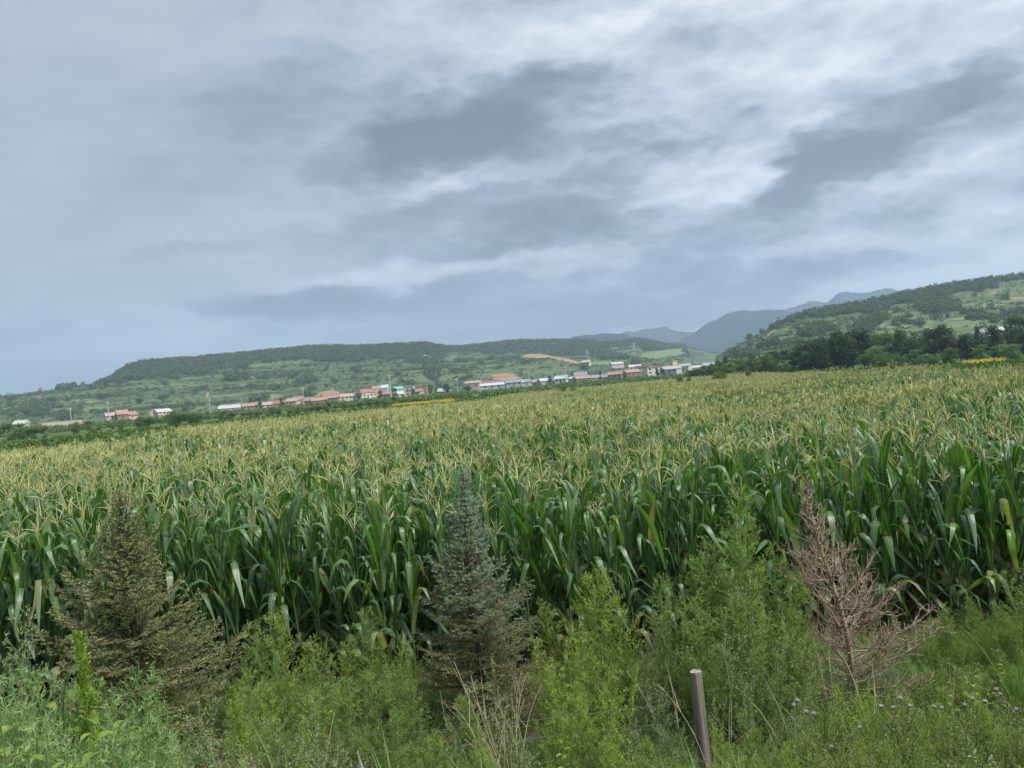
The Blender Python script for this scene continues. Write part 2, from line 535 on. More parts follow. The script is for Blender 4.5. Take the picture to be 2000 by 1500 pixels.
M['wire'] = plain_mat('galvanised_wire', (.13, .14, .13), .6, .3, 30, .3)
M['t_dark'] = leaf_mat('dark_tree_leaf', (.022, .048, .022), (.045, .085, .032), .6, .2, .2, cc=(.08, .13, .045), obj_var=.5)
M['t_mid'] = leaf_mat('mid_tree_leaf', (.045, .085, .028), (.085, .145, .042), .6, .2, .22, cc=(.14, .21, .065), obj_var=.5)
M['t_light'] = leaf_mat('light_tree_leaf', (.07, .12, .038), (.12, .19, .058), .6, .2, .25, cc=(.18, .26, .09), obj_var=.5)
M['t_forest'] = leaf_mat('hill_forest_leaf', (.058, .098, .050), (.088, .14, .066), .7, .15, .2, cc=(.125, .185, .082), obj_var=.6)
M['t_bush'] = leaf_mat('hill_bush_leaf', (.055, .090, .040), (.085, .130, .052), .7, .15, .1, cc=(.12, .17, .07), obj_var=.8)
M['low_crop'] = leaf_mat('low_crop_leaf', (.05, .10, .02), (.10, .17, .035), .6, .2, .2, cc=(.15, .21, .05), obj_var=.5)


# ------------------------------------------------------------------ terrain
def ground_z(x, y):
    x = np.asarray(x, dtype=np.float64); y = np.asarray(y, dtype=np.float64)
    r = np.hypot(x, y)
    bank = np.clip((6.6 - y) * .36, 0, 1.9)
    z = bank + 1.5 * sstep(170, 600, r)
    z = z + (fbm(x * .8, y * .8, 5, 3) - .5) * .12 * sstep(0, 2, r) * (1 - sstep(40, 80, r)) * sstep(2.0, 4.0, np.abs(y))
    z = z + .28 * np.exp(-(((x + 2.85) / .8) ** 2 + ((y - 7.25) / .4) ** 2))      # soil mound
    return z


def ground_mesh():
    def axis(n, a, b, k):
        u = np.linspace(-1, 1, n)
        return b * np.sinh(k * u) / np.sinh(k)
    xs = axis(241, 0, 16000, 8.2)
    u = np.linspace(-1, 1, 241)
    ys = 6.0 + axis(241, 0, 16000, 8.2)
    X, Y = np.meshgrid(xs, ys)
    Z = ground_z(X, Y)
    V = np.stack([X, Y, Z], -1).reshape(-1, 3)
    n, m_ = X.shape
    i = np.arange(n - 1)[:, None] * m_ + np.arange(m_ - 1)[None]
    F = np.stack([i, i + 1, i + 1 + m_, i + m_], -1).reshape(-1, 4)
    m, t, b = principled('ground_soil_and_grass', .95, .1)
    geo = N(t, 'ShaderNodeNewGeometry')
    n1 = N(t, 'ShaderNodeTexNoise', in_Scale=1.3, in_Detail=8.0, in_Roughness=.65)
    L(t, geo.outputs['Position'], n1.inputs['Vector'])
    n2 = N(t, 'ShaderNodeTexNoise', in_Scale=.02, in_Detail=4.0)
    L(t, geo.outputs['Position'], n2.inputs['Vector'])
    near = ramp(t, n1.outputs['Fac'], [(.3, (.035, .028, .02)), (.5, (.10, .075, .05)), (.72, (.19, .14, .10))])
    far = ramp(t, n2.outputs['Fac'], [(.35, (.045, .085, .025)), (.5, (.075, .125, .035)), (.65, (.11, .15, .05))])
    ln = N(t, 'ShaderNodeVectorMath', operation='LENGTH'); L(t, geo.outputs['Position'], ln.inputs[0])
    mr = N(t, 'ShaderNodeMapRange'); mr.inputs[1].default_value = 50; mr.inputs[2].default_value = 60
    L(t, ln.outputs['Value'], mr.inputs[0])
    mx = N(t, 'ShaderNodeMixRGB'); L(t, mr.outputs[0], mx.inputs[0]); L(t, near.outputs[0], mx.inputs[1]); L(t, far.outputs[0], mx.inputs[2])
    L(t, mx.outputs[0], b.inputs['Base Color'])
    bp = N(t, 'ShaderNodeBump', in_Strength=.6, in_Distance=.03); L(t, n1.outputs['Fac'], bp.inputs['Height']); L(t, bp.outputs[0], b.inputs['Normal'])
    return build_mesh('ground', V, F, [m], smooth=True)


tag(obj('ground', ground_mesh()), kind='structure')

# hills: each is a height field over (azimuth, distance); its skyline is given as photo points
HILLS = []


class Hill:
    def __init__(s, sky, r0, rr, r1, prof, rough=(.05, 260.), seed=1, base=1.5, ridge=None, jag=0.):
        if jag:
            xs = np.arange(sky[0][0], sky[-1][0], 5.); ys = np.interp(xs, [p[0] for p in sky], [p[1] for p in sky])
            sky = [(x, y - jag * (fbm(x / 26., seed * 1.7, seed, 4) - .5)) for x, y in zip(xs, ys)]
        s.az = np.array([az_of(x, y) for x, y in sky]); s.te = np.array([tan_el(x, y) for x, y in sky])
        s.r0, s.rr, s.r1, s.prof, s.rough, s.seed, s.base = r0, rr, r1, prof, rough, seed, base
        s.ridge = ridge

    def rid(s, a):
        return s.rr + 0 * np.asarray(a, dtype=float) if s.ridge is None else s.rr * np.interp(a, s.ridge[0], s.ridge[1])

    def z(s, x, y):
        a = np.arctan2(x, y); r = np.hypot(x, y)
        rr = s.rid(a)
        H = CAM_H + rr * np.interp(a, s.az, s.te) - s.base
        q = (r - s.r0) / (rr - s.r0)
        p = np.interp(q, s.prof[0], s.prof[1])
        back = 1 - .75 * sstep(1.0, 1.0 + (s.r1 - rr) / (rr - s.r0), q)
        edge = sstep(s.az[0], s.az[0] + .014, a) * (1 - sstep(s.az[-1] - .014, s.az[-1], a))
        nz = (fbm(x / s.rough[1], y / s.rough[1], s.seed, 5) - .5) * 2 * s.rough[0] * H
        nz = nz * sstep(0.0, .3, q) * (1 - .75 * sstep(.75, .98, q) * (1 - sstep(1.02, 1.2, q)))
        return s.base + (H * p * back + nz - 6 * (1 - sstep(-.02, .05, q))) * edge - 8 * (1 - edge)


sky_left = [(-900, 905), (-500, 850), (-200, 798), (0, 775), (60, 768), (130, 758), (200, 750), (225, 737), (250, 719), (280, 711), (380, 704), (500, 691), (600, 681),
            (700, 680), (780, 676), (830, 674), (870, 681), (905, 681), (940, 677), (1000, 671), (1080, 669), (1140, 667), (1180, 671), (1215, 668), (1242, 664),
            (1265, 667), (1290, 674), (1340, 679), (1400, 692), (1460, 700), (1520, 705), (1700, 700)]
hill_left = Hill(sky_left, 660., 1350., 1900., ([0, .12, .45, .62, .86, 1.0, 1.3], [0, .10, .42, .58, .93, 1.0, .97]), (.13, 230.), 3,
                 ridge=([az_of(0), az_of(800), az_of(1000), az_of(1250), az_of(1500)], [.85, 1., 1.15, 1.35, 1.5]))
sky_right = [(1380, 712), (1400, 694), (1425, 680), (1450, 668), (1490, 648), (1520, 634), (1580, 612), (1650, 600), (1700, 590), (1780, 572), (1850, 558), (1930, 548),
             (2000, 540), (2150, 527), (2400, 500), (2800, 520)]
hill_right = Hill(sky_right, 420., 900., 1500., ([0, .2, .5, .8, 1.0, 1.3], [0, .12, .42, .80, 1.0, .95]), (.12, 190.), 11,
                  ridge=([az_of(1400), az_of(1500), az_of(1700), az_of(2000)], [.92, .85, .95, 1.15]))
sky_m1 = [(1040, 690), (1100, 672), (1120, 657), (1150, 653), (1185, 649), (1215, 653), (1250, 663), (1300, 668), (1360, 676), (1420, 690)]
m1 = Hill(sky_m1, 2000., 2700., 3300., ([0, .5, 1., 1.3], [0, .5, 1., .9]), (.30, 420.), 21, jag=15.)
sky_m2 = [(1150, 680), (1205, 652), (1222, 649), (1245, 646), (1285, 641), (1320, 645), (1350, 648), (1420, 652), (1500, 680)]
m2 = Hill(sky_m2, 3600., 4300., 5000., ([0, .5, 1., 1.3], [0, .5, 1., .9]), (.22, 800.), 31, jag=15.)
sky_m3 = [(1260, 690), (1320, 668), (1352, 650), (1385, 630), (1420, 614), (1450, 607), (1490, 604), (1530, 608), (1580, 618), (1640, 630), (1720, 625), (1850, 650)]
m3 = Hill(sky_m3, 2500., 3500., 4200., ([0, .5, 1., 1.3], [0, .45, 1., .9]), (.30, 520.), 41, jag=15.)
sky_m4 = [(1450, 640), (1500, 612), (1550, 600), (1582, 588), (1615, 588), (1635, 574), (1655, 569), (1690, 571), (1735, 564), (1765, 570), (1800, 575), (1900, 585), (2100, 600)]
m4 = Hill(sky_m4, 3600., 4300., 5000., ([0, .5, 1., 1.3], [0, .5, 1., .9]), (.22, 800.), 51, jag=15.)
NEAR_HILLS = (hill_left, hill_right)


def surf(x, y):
    z = ground_z(x, y)
    for h in NEAR_HILLS:
        z = np.maximum(z, h.z(x, y))
    return z


# projection of world points to photo pixels (used to decide where woods, fields and bare earth lie on the hills)
CR = np.array(CAMROT)


def project(P):
    Q = (P - np.array([0, 0, CAM_H])) @ CR
    return 1000 + F_PX * Q[..., 0] / -Q[..., 2], 750 - F_PX * Q[..., 1] / -Q[..., 2]


def hit(px, py, d0=150.):
    """where the line of sight through a photo pixel meets the land"""
    v = ray(px, py); h = math.hypot(v.x, v.y)
    r = np.arange(d0, 2500, 2.0)
    x = v.x / h * r; y = v.y / h * r; z = CAM_H + v.z / h * r
    s = surf(x, y)
    k = np.argmax(s >= z) if (s >= z).any() else len(r) - 1
    return float(x[k]), float(y[k]), float(s[k])


def blob(px, py, pts):
    """pts: (cx, cy, half w, half h, tilt) -> mask"""
    m = np.zeros_like(px)
    for (cx, cy, w, h, tl) in pts:
        c, s_ = math.cos(R(tl)), math.sin(R(tl))
        u = ((px - cx) * c - (py - cy) * s_) / w
        v = ((px - cx) * s_ + (py - cy) * c) / h
        m = np.maximum(m, np.clip(1.6 - 1.3 * np.hypot(u, v), 0, 1))
    return m


SOIL = [(990, 744, 38, 17, -14), (975, 738, 14, 8, 20), (1050, 696, 34, 5, -2), (1100, 702, 40, 3.2, -12), (308, 806, 20, 9, 6), (640, 769, 26, 7, 8), (612, 782, 34, 5, 6), (1200, 735, 34, 5, 5), (1215, 727, 22, 4, 2),
        (832, 698, 10, 5, 0), (405, 772, 2.5, 8, -15), (1500, 655, 32, 1.6, 38), (1443, 683, 12, 1.5, 38), (1940, 571, 9, 2, 12), (1990, 582, 22, 3, 4), (1725, 590, 12, 2, -20), (1814, 640, 10, 3, 4),
        (1265, 733, 18, 3, 4), (490, 733, 14, 1.4, -45), (78, 776, 8, 1.4, -20), (175, 785, 12, 1.2, 5), (168, 803, 10, 2, 5)]
PALE = [(1300, 690, 60, 9, 6), (1180, 709, 30, 4, 2), (440, 773, 40, 2.0, 5), (520, 776, 40, 6, 5), (150, 782, 40, 2, 5), (190, 797, 40, 3, 4), (1880, 622, 30, 2.6, 4), (1930, 598, 40, 4, 4), (1600, 672, 50, 6, 10), (1690, 642, 50, 8, 12), (1780, 632, 60, 7, 8)]


def forest_mask(px, py, which):
    if which == 'left':
        top = np.interp(px, [p[0] for p in sky_left], [p[1] for p in sky_left])
        lowx = [-900, 180, 215, 260, 300, 400, 500, 560, 620, 700, 760, 800, 840, 880, 930, 1000, 1060, 1150, 1200, 1260, 1300, 1350, 1420]
        lowd = [2, 2, 6, 24, 30, 28, 24, 22, 27, 29, 30, 34, 40, 10, 12, 20, 20, 24, 12, 18, 10, 5, 3]
        depth = np.interp(px, lowx, lowd)
        wob = (fbm(px / 40., py / 14., 7, 3) - .5) * 22
        m = np.clip((depth + wob * np.minimum(depth / 15., 1) - (py - top)) / 5., 0, 1)
        g = blob(px, py, [(1000, 684, 150, 9, -4), (1150, 690, 90, 8, -8), (340, 705, 12, 3, 0)])
        ex = blob(px, py, [(420, 716, 60, 3.5, 9), (520, 704, 40, 2.2, 8), (600, 712, 30, 2.5, 6)])
        pat = blob(px, py, [(845, 728, 16, 18, 0), (70, 802, 26, 14, 0), (600, 745, 22, 6, 4), (470, 738, 34, 7, 6)])
        pat2 = np.clip((fbm(px / 20., py / 4.5, 9, 3) - .69) * 10, 0, 1)
        return np.clip(np.maximum(np.maximum(m, g), np.maximum(pat, pat2 * .8)) - ex, 0, 1)
    top = np.interp(px, [p[0] for p in sky_right], [p[1] for p in sky_right])
    depth = np.interp(px, [1380, 1450, 1550, 1600, 1700, 1800, 1900, 2000, 2300], [1, 2, 4, 12, 20, 22, 18, 8, 6])
    wob = (fbm(px / 45., py / 20., 17, 3) - .5) * 26
    m = np.clip((depth + wob * np.minimum(depth / 12., 1) - (py - top)) / 6., 0, 1)
    pat = blob(px, py, [(1590, 648, 34, 9, 12), (1690, 640, 45, 12, 30), (1500, 675, 22, 4, 10), (1830, 600, 50, 16, 0), (1900, 612, 30, 3, 3), (1920, 622, 36, 3, 3), (1980, 615, 26, 4, 3)])
    pat2 = np.clip((fbm(px / 24., py / 5., 19, 3) - .69) * 10, 0, 1)
    return np.clip(np.maximum(m, np.maximum(pat, pat2 * .8)), 0, 1)


def hill_mat(name, base, pale, forest, soil, terr=1.0, dark=(.02, .04, .018)):
    m, t, b = principled(name, .95, .08)
    geo = N(t, 'ShaderNodeNewGeometry')
    mp = N(t, 'ShaderNodeMapping'); mp.inputs['Scale'].default_value = (.008, .008, .28)
    L(t, geo.outputs['Position'], mp.inputs[0])
    n1 = N(t, 'ShaderNodeTexNoise', in_Scale=1.0, in_Detail=6.0, in_Roughness=.62); L(t, mp.outputs[0], n1.inputs['Vector'])
    n2 = N(t, 'ShaderNodeTexNoise', in_Scale=.05, in_Detail=6.0, in_Roughness=.65); L(t, geo.outputs['Position'], n2.inputs['Vector'])
    band = ramp(t, n1.outputs['Fac'], [(.41, tuple(.55 * x for x in base)), (.46, base), (.52, base), (.56, pale), (.68, tuple(.75 * p + .25 * q for p, q in zip(pale, base)))])
    mot = ramp(t, n2.outputs['Fac'], [(.35, tuple(x * .6 for x in base)), (.55, base), (.7, pale)])
    mx = N(t, 'ShaderNodeMixRGB', in_Fac=.35); L(t, band.outputs[0], mx.inputs[1]); L(t, mot.outputs[0], mx.inputs[2])
    prev = mx.outputs[0]
    for an, colr in (('pale', tuple(x * 1.08 for x in pale)), ('forest', forest), ('soil', soil)):
        a = N(t, 'ShaderNodeAttribute', attribute_name=an)
        nn = mathn(t, 'ADD', a.outputs['Fac'], mathn(t, 'MULTIPLY', mathn(t, 'SUBTRACT', n2.outputs['Fac'], .5), 1.2 if an != 'pale' else .4))
        st = N(t, 'ShaderNodeMapRange'); st.inputs[1].default_value = .42; st.inputs[2].default_value = .62
        L(t, nn, st.inputs[0])
        gate = mathn(t, 'MULTIPLY', st.outputs[0], mathn(t, 'GREATER_THAN', a.outputs['Fac'], .02))
        q = N(t, 'ShaderNodeMixRGB'); L(t, gate, q.inputs[0]); L(t, prev, q.inputs[1])
        if an == 'soil':
            sc = ramp(t, n2.outputs['Fac'], [(.35, tuple(x * .7 for x in colr)), (.65, tuple(x * 1.2 for x in colr))])
            L(t, sc.outputs[0], q.inputs[2])
        else:
            q.inputs[2].default_value = (*colr, 1)
        prev = q.outputs[0]
    L(t, prev, b.inputs['Base Color'])
    return m


def hill_mesh(h, name, mat, na, nr, which=None):
    az = np.linspace(h.az[0], h.az[-1], na)
    q = np.linspace(-.04, 1, int(nr * .8)); q2 = np.linspace(1, 1.6, nr - len(q) + 1)[1:]
    rr = h.rid(az)
    r = np.concatenate([h.r0 + (rr[:, None] - h.r0) * q[None], rr[:, None] + (h.r1 - rr[:, None]) * ((q2[None] - 1) / .6)], axis=1)
    X = r * np.sin(az)[:, None]; Y = r * np.cos(az)[:, None]
    Z = h.z(X, Y)
    V = np.stack([X, Y, Z], -1)
    a, b = X.shape
    i = np.arange(a - 1)[:, None] * b + np.arange(b - 1)[None]
    F = np.stack([i, i + b, i + b + 1, i + 1], -1).reshape(-1, 4)
    me = build_mesh(name, V.reshape(-1, 3), F, [mat], smooth=True)
    if which:
        px, py = project(V.reshape(-1, 3))
        for an, val in (('forest', forest_mask(px, py, which)), ('soil', blob(px, py, SOIL)), ('pale', blob(px, py, PALE))):
            at = me.attributes.new(an, 'FLOAT', 'POINT'); at.data.foreach_set('value', val.astype(np.float32))
    return me


mat_hl = hill_mat('terraced_hillside', (.075, .115, .050), (.13, .175, .08), (.065, .105, .055), (.33, .20, .13))
mat_hr = hill_mat('wooded_hillside', (.080, .120, .056), (.14, .185, .09), (.068, .105, .060), (.33, .21, .14))
mat_mt = hill_mat('mountain_scrub', (.022, .038, .030), (.035, .05, .035), (.016, .030, .022), (.30, .20, .13))
for nm, h, mat, na, nr, wh in (('hill', hill_left, mat_hl, 1000, 190, 'left'), ('hill', hill_right, mat_hr, 600, 170, 'right'),
                               ('mountain', m1, mat_mt, 320, 90, None), ('mountain', m2, mat_mt, 300, 70, None),
                               ('mountain', m3, mat_mt, 420, 110, None), ('mountain', m4, mat_mt, 400, 80, None)):
    tag(obj(nm, hill_mesh(h, nm, mat, na, nr, wh)), kind='structure')


# ------------------------------------------------------------------ scattering of uncountable stuff
def gn_scatter(name, variants, P, rz, sc, idx, tilt=None, kind='stuff', **tags):
    """one object whose geometry nodes place the variant meshes on points"""
    coll = bpy.data.collections.new(name + '_source')
    for i, me in enumerate(variants):
        coll.objects.link(bpy.data.objects.new('%s_source_%02d' % (name, i), me))
    me = bpy.data.meshes.new(name)
    me.vertices.add(len(P)); me.vertices.foreach_set('co', np.asarray(P, dtype=np.float32).ravel())
    rot = np.zeros((len(P), 3), dtype=np.float32); rot[:, 2] = rz
    if tilt is not None: rot[:, 0] = tilt[0]; rot[:, 1] = tilt[1]
    a = me.attributes.new('rot', 'FLOAT_VECTOR', 'POINT'); a.data.foreach_set('vector', rot.ravel())
    sc = np.asarray(sc, dtype=np.float32)
    if sc.ndim == 1: sc = np.repeat(sc[:, None], 3, axis=1)
    a = me.attributes.new('scl', 'FLOAT_VECTOR', 'POINT'); a.data.foreach_set('vector', sc.ravel())
    a = me.attributes.new('idx', 'INT', 'POINT'); a.data.foreach_set('value', np.asarray(idx, dtype=np.int32))
    o = obj(name, me)
    tag(o, kind=kind, **tags)
    g = bpy.data.node_groups.new(name, 'GeometryNodeTree')
    g.interface.new_socket('Geometry', in_out='INPUT', socket_type='NodeSocketGeometry')
    g.interface.new_socket('Geometry', in_out='OUTPUT', socket_type='NodeSocketGeometry')
    gi = g.nodes.new('NodeGroupInput'); go = g.nodes.new('NodeGroupOutput')
    ci = g.nodes.new('GeometryNodeCollectionInfo'); ci.inputs['Collection'].default_value = coll
    ci.inputs['Separate Children'].default_value = True; ci.inputs['Reset Children'].default_value = True
    mp = g.nodes.new('GeometryNodeMeshToPoints')
    ip = g.nodes.new('GeometryNodeInstanceOnPoints'); ip.inputs['Pick Instance'].default_value = True
    def named(nm, dt):
        n = g.nodes.new('GeometryNodeInputNamedAttribute'); n.data_type = dt; n.inputs['Name'].default_value = nm
        return n.outputs['Attribute']
    g.links.new(gi.outputs[0], mp.inputs['Mesh'])
    g.links.new(mp.outputs[0], ip.inputs['Points'])
    g.links.new(ci.outputs[0], ip.inputs['Instance'])
    g.links.new(named('idx', 'INT'), ip.inputs['Instance Index'])
    e2r = g.nodes.new('FunctionNodeEulerToRotation')
    g.links.new(named('rot', 'FLOAT_VECTOR'), e2r.inputs[0])
    g.links.new(e2r.outputs[0], ip.inputs['Rotation'])
    g.links.new(named('scl', 'FLOAT_VECTOR'), ip.inputs['Scale'])
    g.links.new(ip.outputs[0], go.inputs[0])
    md = o.modifiers.new('scatter', 'NODES'); md.node_group = g
    return o


# ------------------------------------------------------------------ corn
def corn_leaf(rng, h0, az, ln, w, th0, tb, bend, bright):
    """one blade: rises from the stalk, folds over; V section, wavy edge"""
    ns = 10
    t = np.linspace(0, 1, ns + 1)
    wdt = rng.choice([.06, .10, .18]); th = th0 + .25 * t + bend * sstep(tb - wdt, tb + wdt, t)
    th = np.minimum(th, 2.9)
    ds = ln / ns
    tm = (th[1:] + th[:-1]) / 2
    rr = np.concatenate([[0], np.cumsum(np.sin(tm) * ds)]) + .012
    zz = np.concatenate([[0], np.cumsum(np.cos(tm) * ds)]) + h0
    tw = rng.uniform(-.9, .9) * t ** 1.5
    wd = w * np.clip(1.15 * (t + .18) ** .45, 0, 1) * np.clip((1 - t) / .42, 0, 1) ** .75
    wd[-1] = .002
    swing = rng.uniform(-.25, .25) * t ** 2 * ln
    c = np.stack([rr, swing, zz], 1)
    nor = np.stack([-np.cos(th), np.zeros_like(th), np.sin(th)], 1)
    sid = np.stack([np.zeros_like(t), np.ones_like(t), np.zeros_like(t)], 1)
    s2 = sid * np.cos(tw)[:, None] + nor * np.sin(tw)[:, None]
    n2 = np.cross(np.stack([np.sin(th), 0 * th, np.cos(th)], 1), s2) * -1
    keel = .30 * (1 - .6 * t)
    wav = .12 * np.sin(t * rng.uniform(14, 22) + rng.uniform(0, 6))
    Lf = c + s2 * (wd * .5)[:, None] + n2 * (wd * (keel + wav) * .5)[:, None]
    Rt = c - s2 * (wd * .5)[:, None] + n2 * (wd * (keel - wav) * .5)[:, None]
    V = np.stack([Lf, c, Rt], 1).reshape(-1, 3)
    ca, sa = math.cos(az), math.sin(az)
    V = V @ np.array([[ca, sa, 0], [-sa, ca, 0], [0, 0, 1]])
    i = np.arange(ns)[:, None] * 3 + np.arange(2)[None]
    F = np.stack([i, i + 1, i + 4, i + 3], -1).reshape(-1, 4)
    uv = np.stack([np.tile([0, .5, 1], ns + 1), np.repeat(t, 3)], 1)
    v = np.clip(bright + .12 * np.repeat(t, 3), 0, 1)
    return V, F, uv, v


def corn_plant(seed, tassel=True):
    """list of part meshes in plant space + joined copy"""
    rng = rs(seed)
    H = rng.uniform(1.95, 2.2)
    parts = []; J = MB()
    kx, ky = rng.uniform(-.05, .05, 2)
    zs = np.linspace(-.03, H, 7)
    P = np.stack([kx * (zs / H) ** 2, ky * (zs / H) ** 2, zs], 1)
    a = MB(); rad = np.linspace(.014, .006, 7)
    for mb in (a, J): mb.tube(P, rad, 6, 1 if mb is J else 0, .35)
    parts.append(('stalk', a.mesh('corn_stalk', [M['corn_stalk']], True)))
    nL = rng.randint(12, 15)
    base_az = rng.uniform(0, 6.28)
    for k in range(nL):
        f = k / (nL - 1)
        h0 = .30 + f * (H - .58)
        az = base_az + (k % 2) * math.pi + rng.normal(0, .35)
        ln = (.50 + .42 * math.sin(math.pi * min(1, .15 + f * .75))) * rng.uniform(.85, 1.15) * (1 - .18 * max(0, f - .6) / .4)
        w = rng.uniform(.074, .10) * (1 - .22 * f)
        th0 = rng.uniform(.16, .42) * (1 - .40 * f)
        tb = rng.uniform(.45, .80) if f < .8 else rng.uniform(.55, .95)
        bend = rng.choice([.3, 1.4, 2.3, 2.6], p=[.20, .15, .35, .30])
        if f < .2: bend = 2.4; th0 = .8
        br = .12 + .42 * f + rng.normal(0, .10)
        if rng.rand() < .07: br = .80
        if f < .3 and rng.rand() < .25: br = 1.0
        V, F, uv, v = corn_leaf(rng, h0, az, ln, w, th0, tb, bend, br)
        V[:, 0] += kx * (h0 / H) ** 2; V[:, 1] += ky * (h0 / H) ** 2
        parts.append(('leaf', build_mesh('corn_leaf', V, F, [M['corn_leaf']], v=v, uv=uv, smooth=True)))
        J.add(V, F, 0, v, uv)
    if tassel:
        a = MB()
        n = rng.randint(5, 9)
        top = np.array([kx, ky, H])
        for k in range(n + 1):
            t = np.linspace(0, 1, 6)
            if k == 0:
                ln = rng.uniform(.30, .40); th = .08 + .1 * t; az = 0
                z0 = 0
            else:
                ln = rng.uniform(.17, .27); th = rng.uniform(.18, .60) + rng.choice([.15, .3, 1.0]) * t; az = k * 2.4 + rng.uniform(-.4, .4); z0 = rng.uniform(-.01, .09)
            rr = np.concatenate([[0], np.cumsum(np.sin(th[1:]) * ln / 5)]); zz = np.concatenate([[0], np.cumsum(np.cos(th[1:]) * ln / 5)])
            Q = top + np.stack([rr * math.cos(az), rr * math.sin(az), zz + z0], 1)
            vv = float(np.clip(rng.normal(.5, .2), 0, 1))
            for mb in (a, J): mb.tube(Q, [.003, .005, .0056, .0052, .004, .002], 3, 2 if mb is J else 0, vv)
        parts.append(('tassel', a.mesh('corn_tassel', [M['tassel']], True)))
    for e in range(rng.choice([0, 1, 1, 2]) if tassel else 1):
        hz = rng.uniform(.85, 1.15); az = base_az + rng.uniform(-.6, .6) + e * math.pi
        th = rng.uniform(.25, .5)
        t = np.linspace(0, 1, 6)
        D = np.array([math.sin(th) * math.cos(az), math.sin(th) * math.sin(az), math.cos(th)])
        Q = np.array([0, 0, hz]) + D * (t * .25 + .02)[:, None]
        rad = [.010, .026, .029, .025, .017, .007]
        a = MB()
        for mb in (a, J): mb.tube(Q, rad, 7, 3 if mb is J else 0, .5)
        silk_p = Q[-1]
        n = 26
        d = norm(D + .7 * rand_dirs(rng, n)); d[:, 2] -= .25
        V, F = blades(np.repeat(silk_p[None], n, 0) - D * .01, norm(d), .035 + .03 * rng.rand(n), .010, rng)
        a.add(V, F, 1, rng.rand() * .9); J.add(V, F, 4, rng.rand() * .9)
        parts.append(('ear', a.mesh('corn_ear', [M['ear'], M['silk']], True)))
    joined = J.mesh('corn_plant', [M['corn_leaf'], M['corn_stalk'], M['tassel'], M['ear'], M['silk']], True)
    return parts, joined


def corn_far(seed, tassel=True):
    """lighter plant for the far part of the field"""
    rng = rs(seed); J = MB(); H = rng.uniform(1.95, 2.2)
    base_az = rng.uniform(0, 6.28)
    J.tube([(0, 0, .5), (0, 0, H)], [.014, .01], 3, 1, .4, cap=False)
    for k in range(7):
        f = .3 + .7 * k / 6
        h0 = .30 + f * (H - .70)
        az = base_az + (k % 2) * math.pi + rng.normal(0, .5)
        ln = rng.uniform(.55, .8); ns = 4
        t = np.linspace(0, 1, ns + 1)
        th = rng.uniform(.2, .5) + .35 * t + rng.choice([.3, 1.6, 2.2]) * sstep(.35, .8, t)
        rr = np.concatenate([[0], np.cumsum(np.sin(th[1:]) * ln / ns)]); zz = h0 + np.concatenate([[0], np.cumsum(np.cos(th[1:]) * ln / ns)])
        wd = np.array([.06, .095, .085, .055, .004])
        c = np.stack([rr, 0 * rr, zz], 1); s = np.array([0, 1, 0]) * wd[:, None] * .5
        V = np.stack([c + s, c - s], 1).reshape(-1, 3)
        ca, sa = math.cos(az), math.sin(az)
        V = V @ np.array([[ca, sa, 0], [-sa, ca, 0], [0, 0, 1]])
        i = np.arange(ns) * 2
        F = np.stack([i, i + 1, i + 3, i + 2], -1)
        uv = np.stack([np.tile([.15, .4], ns + 1), np.repeat(t, 2)], 1)
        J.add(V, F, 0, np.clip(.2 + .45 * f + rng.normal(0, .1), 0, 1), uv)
    if tassel:
        for k in range(11):
            ln = .32 if k == 0 else rng.uniform(.15, .25)
            th = .06 if k == 0 else rng.uniform(.2, .75); az = k * 2.4 + rng.rand()
            p0 = np.array([0, 0, H + .02]); d1 = np.array([math.sin(th) * math.cos(az), math.sin(th) * math.sin(az), math.cos(th)])
            p1 = p0 + d1 * ln * .6; d2 = norm(d1 + np.array([math.cos(az) * .4, math.sin(az) * .4, -.15])) if k else d1
            J.tube([p0, p1, p1 + d2 * ln * .4], [.006, .0085, .004], 3, 2, float(np.clip(rng.normal(.5, .2), 0, 1)), cap=False)
    return J.mesh('corn_plant_far', [M['corn_leaf'], M['corn_stalk'], M['tassel']], False)


# far edge of the field as a function of azimuth, from the photo
EDGE = [(-700, 45), (-300, 48), (0, 52), (200, 56), (440, 70), (600, 76), (760, 78), (900, 90), (1000, 115), (1100, 132), (1300, 136), (1475, 126), (1677, 90), (1900, 58), (2000, 55), (2300, 52), (2700, 50)]
edge_az = np.array([az_of(p[0]) for p in EDGE]); edge_r = np.array([p[1] for p in EDGE], dtype=float)


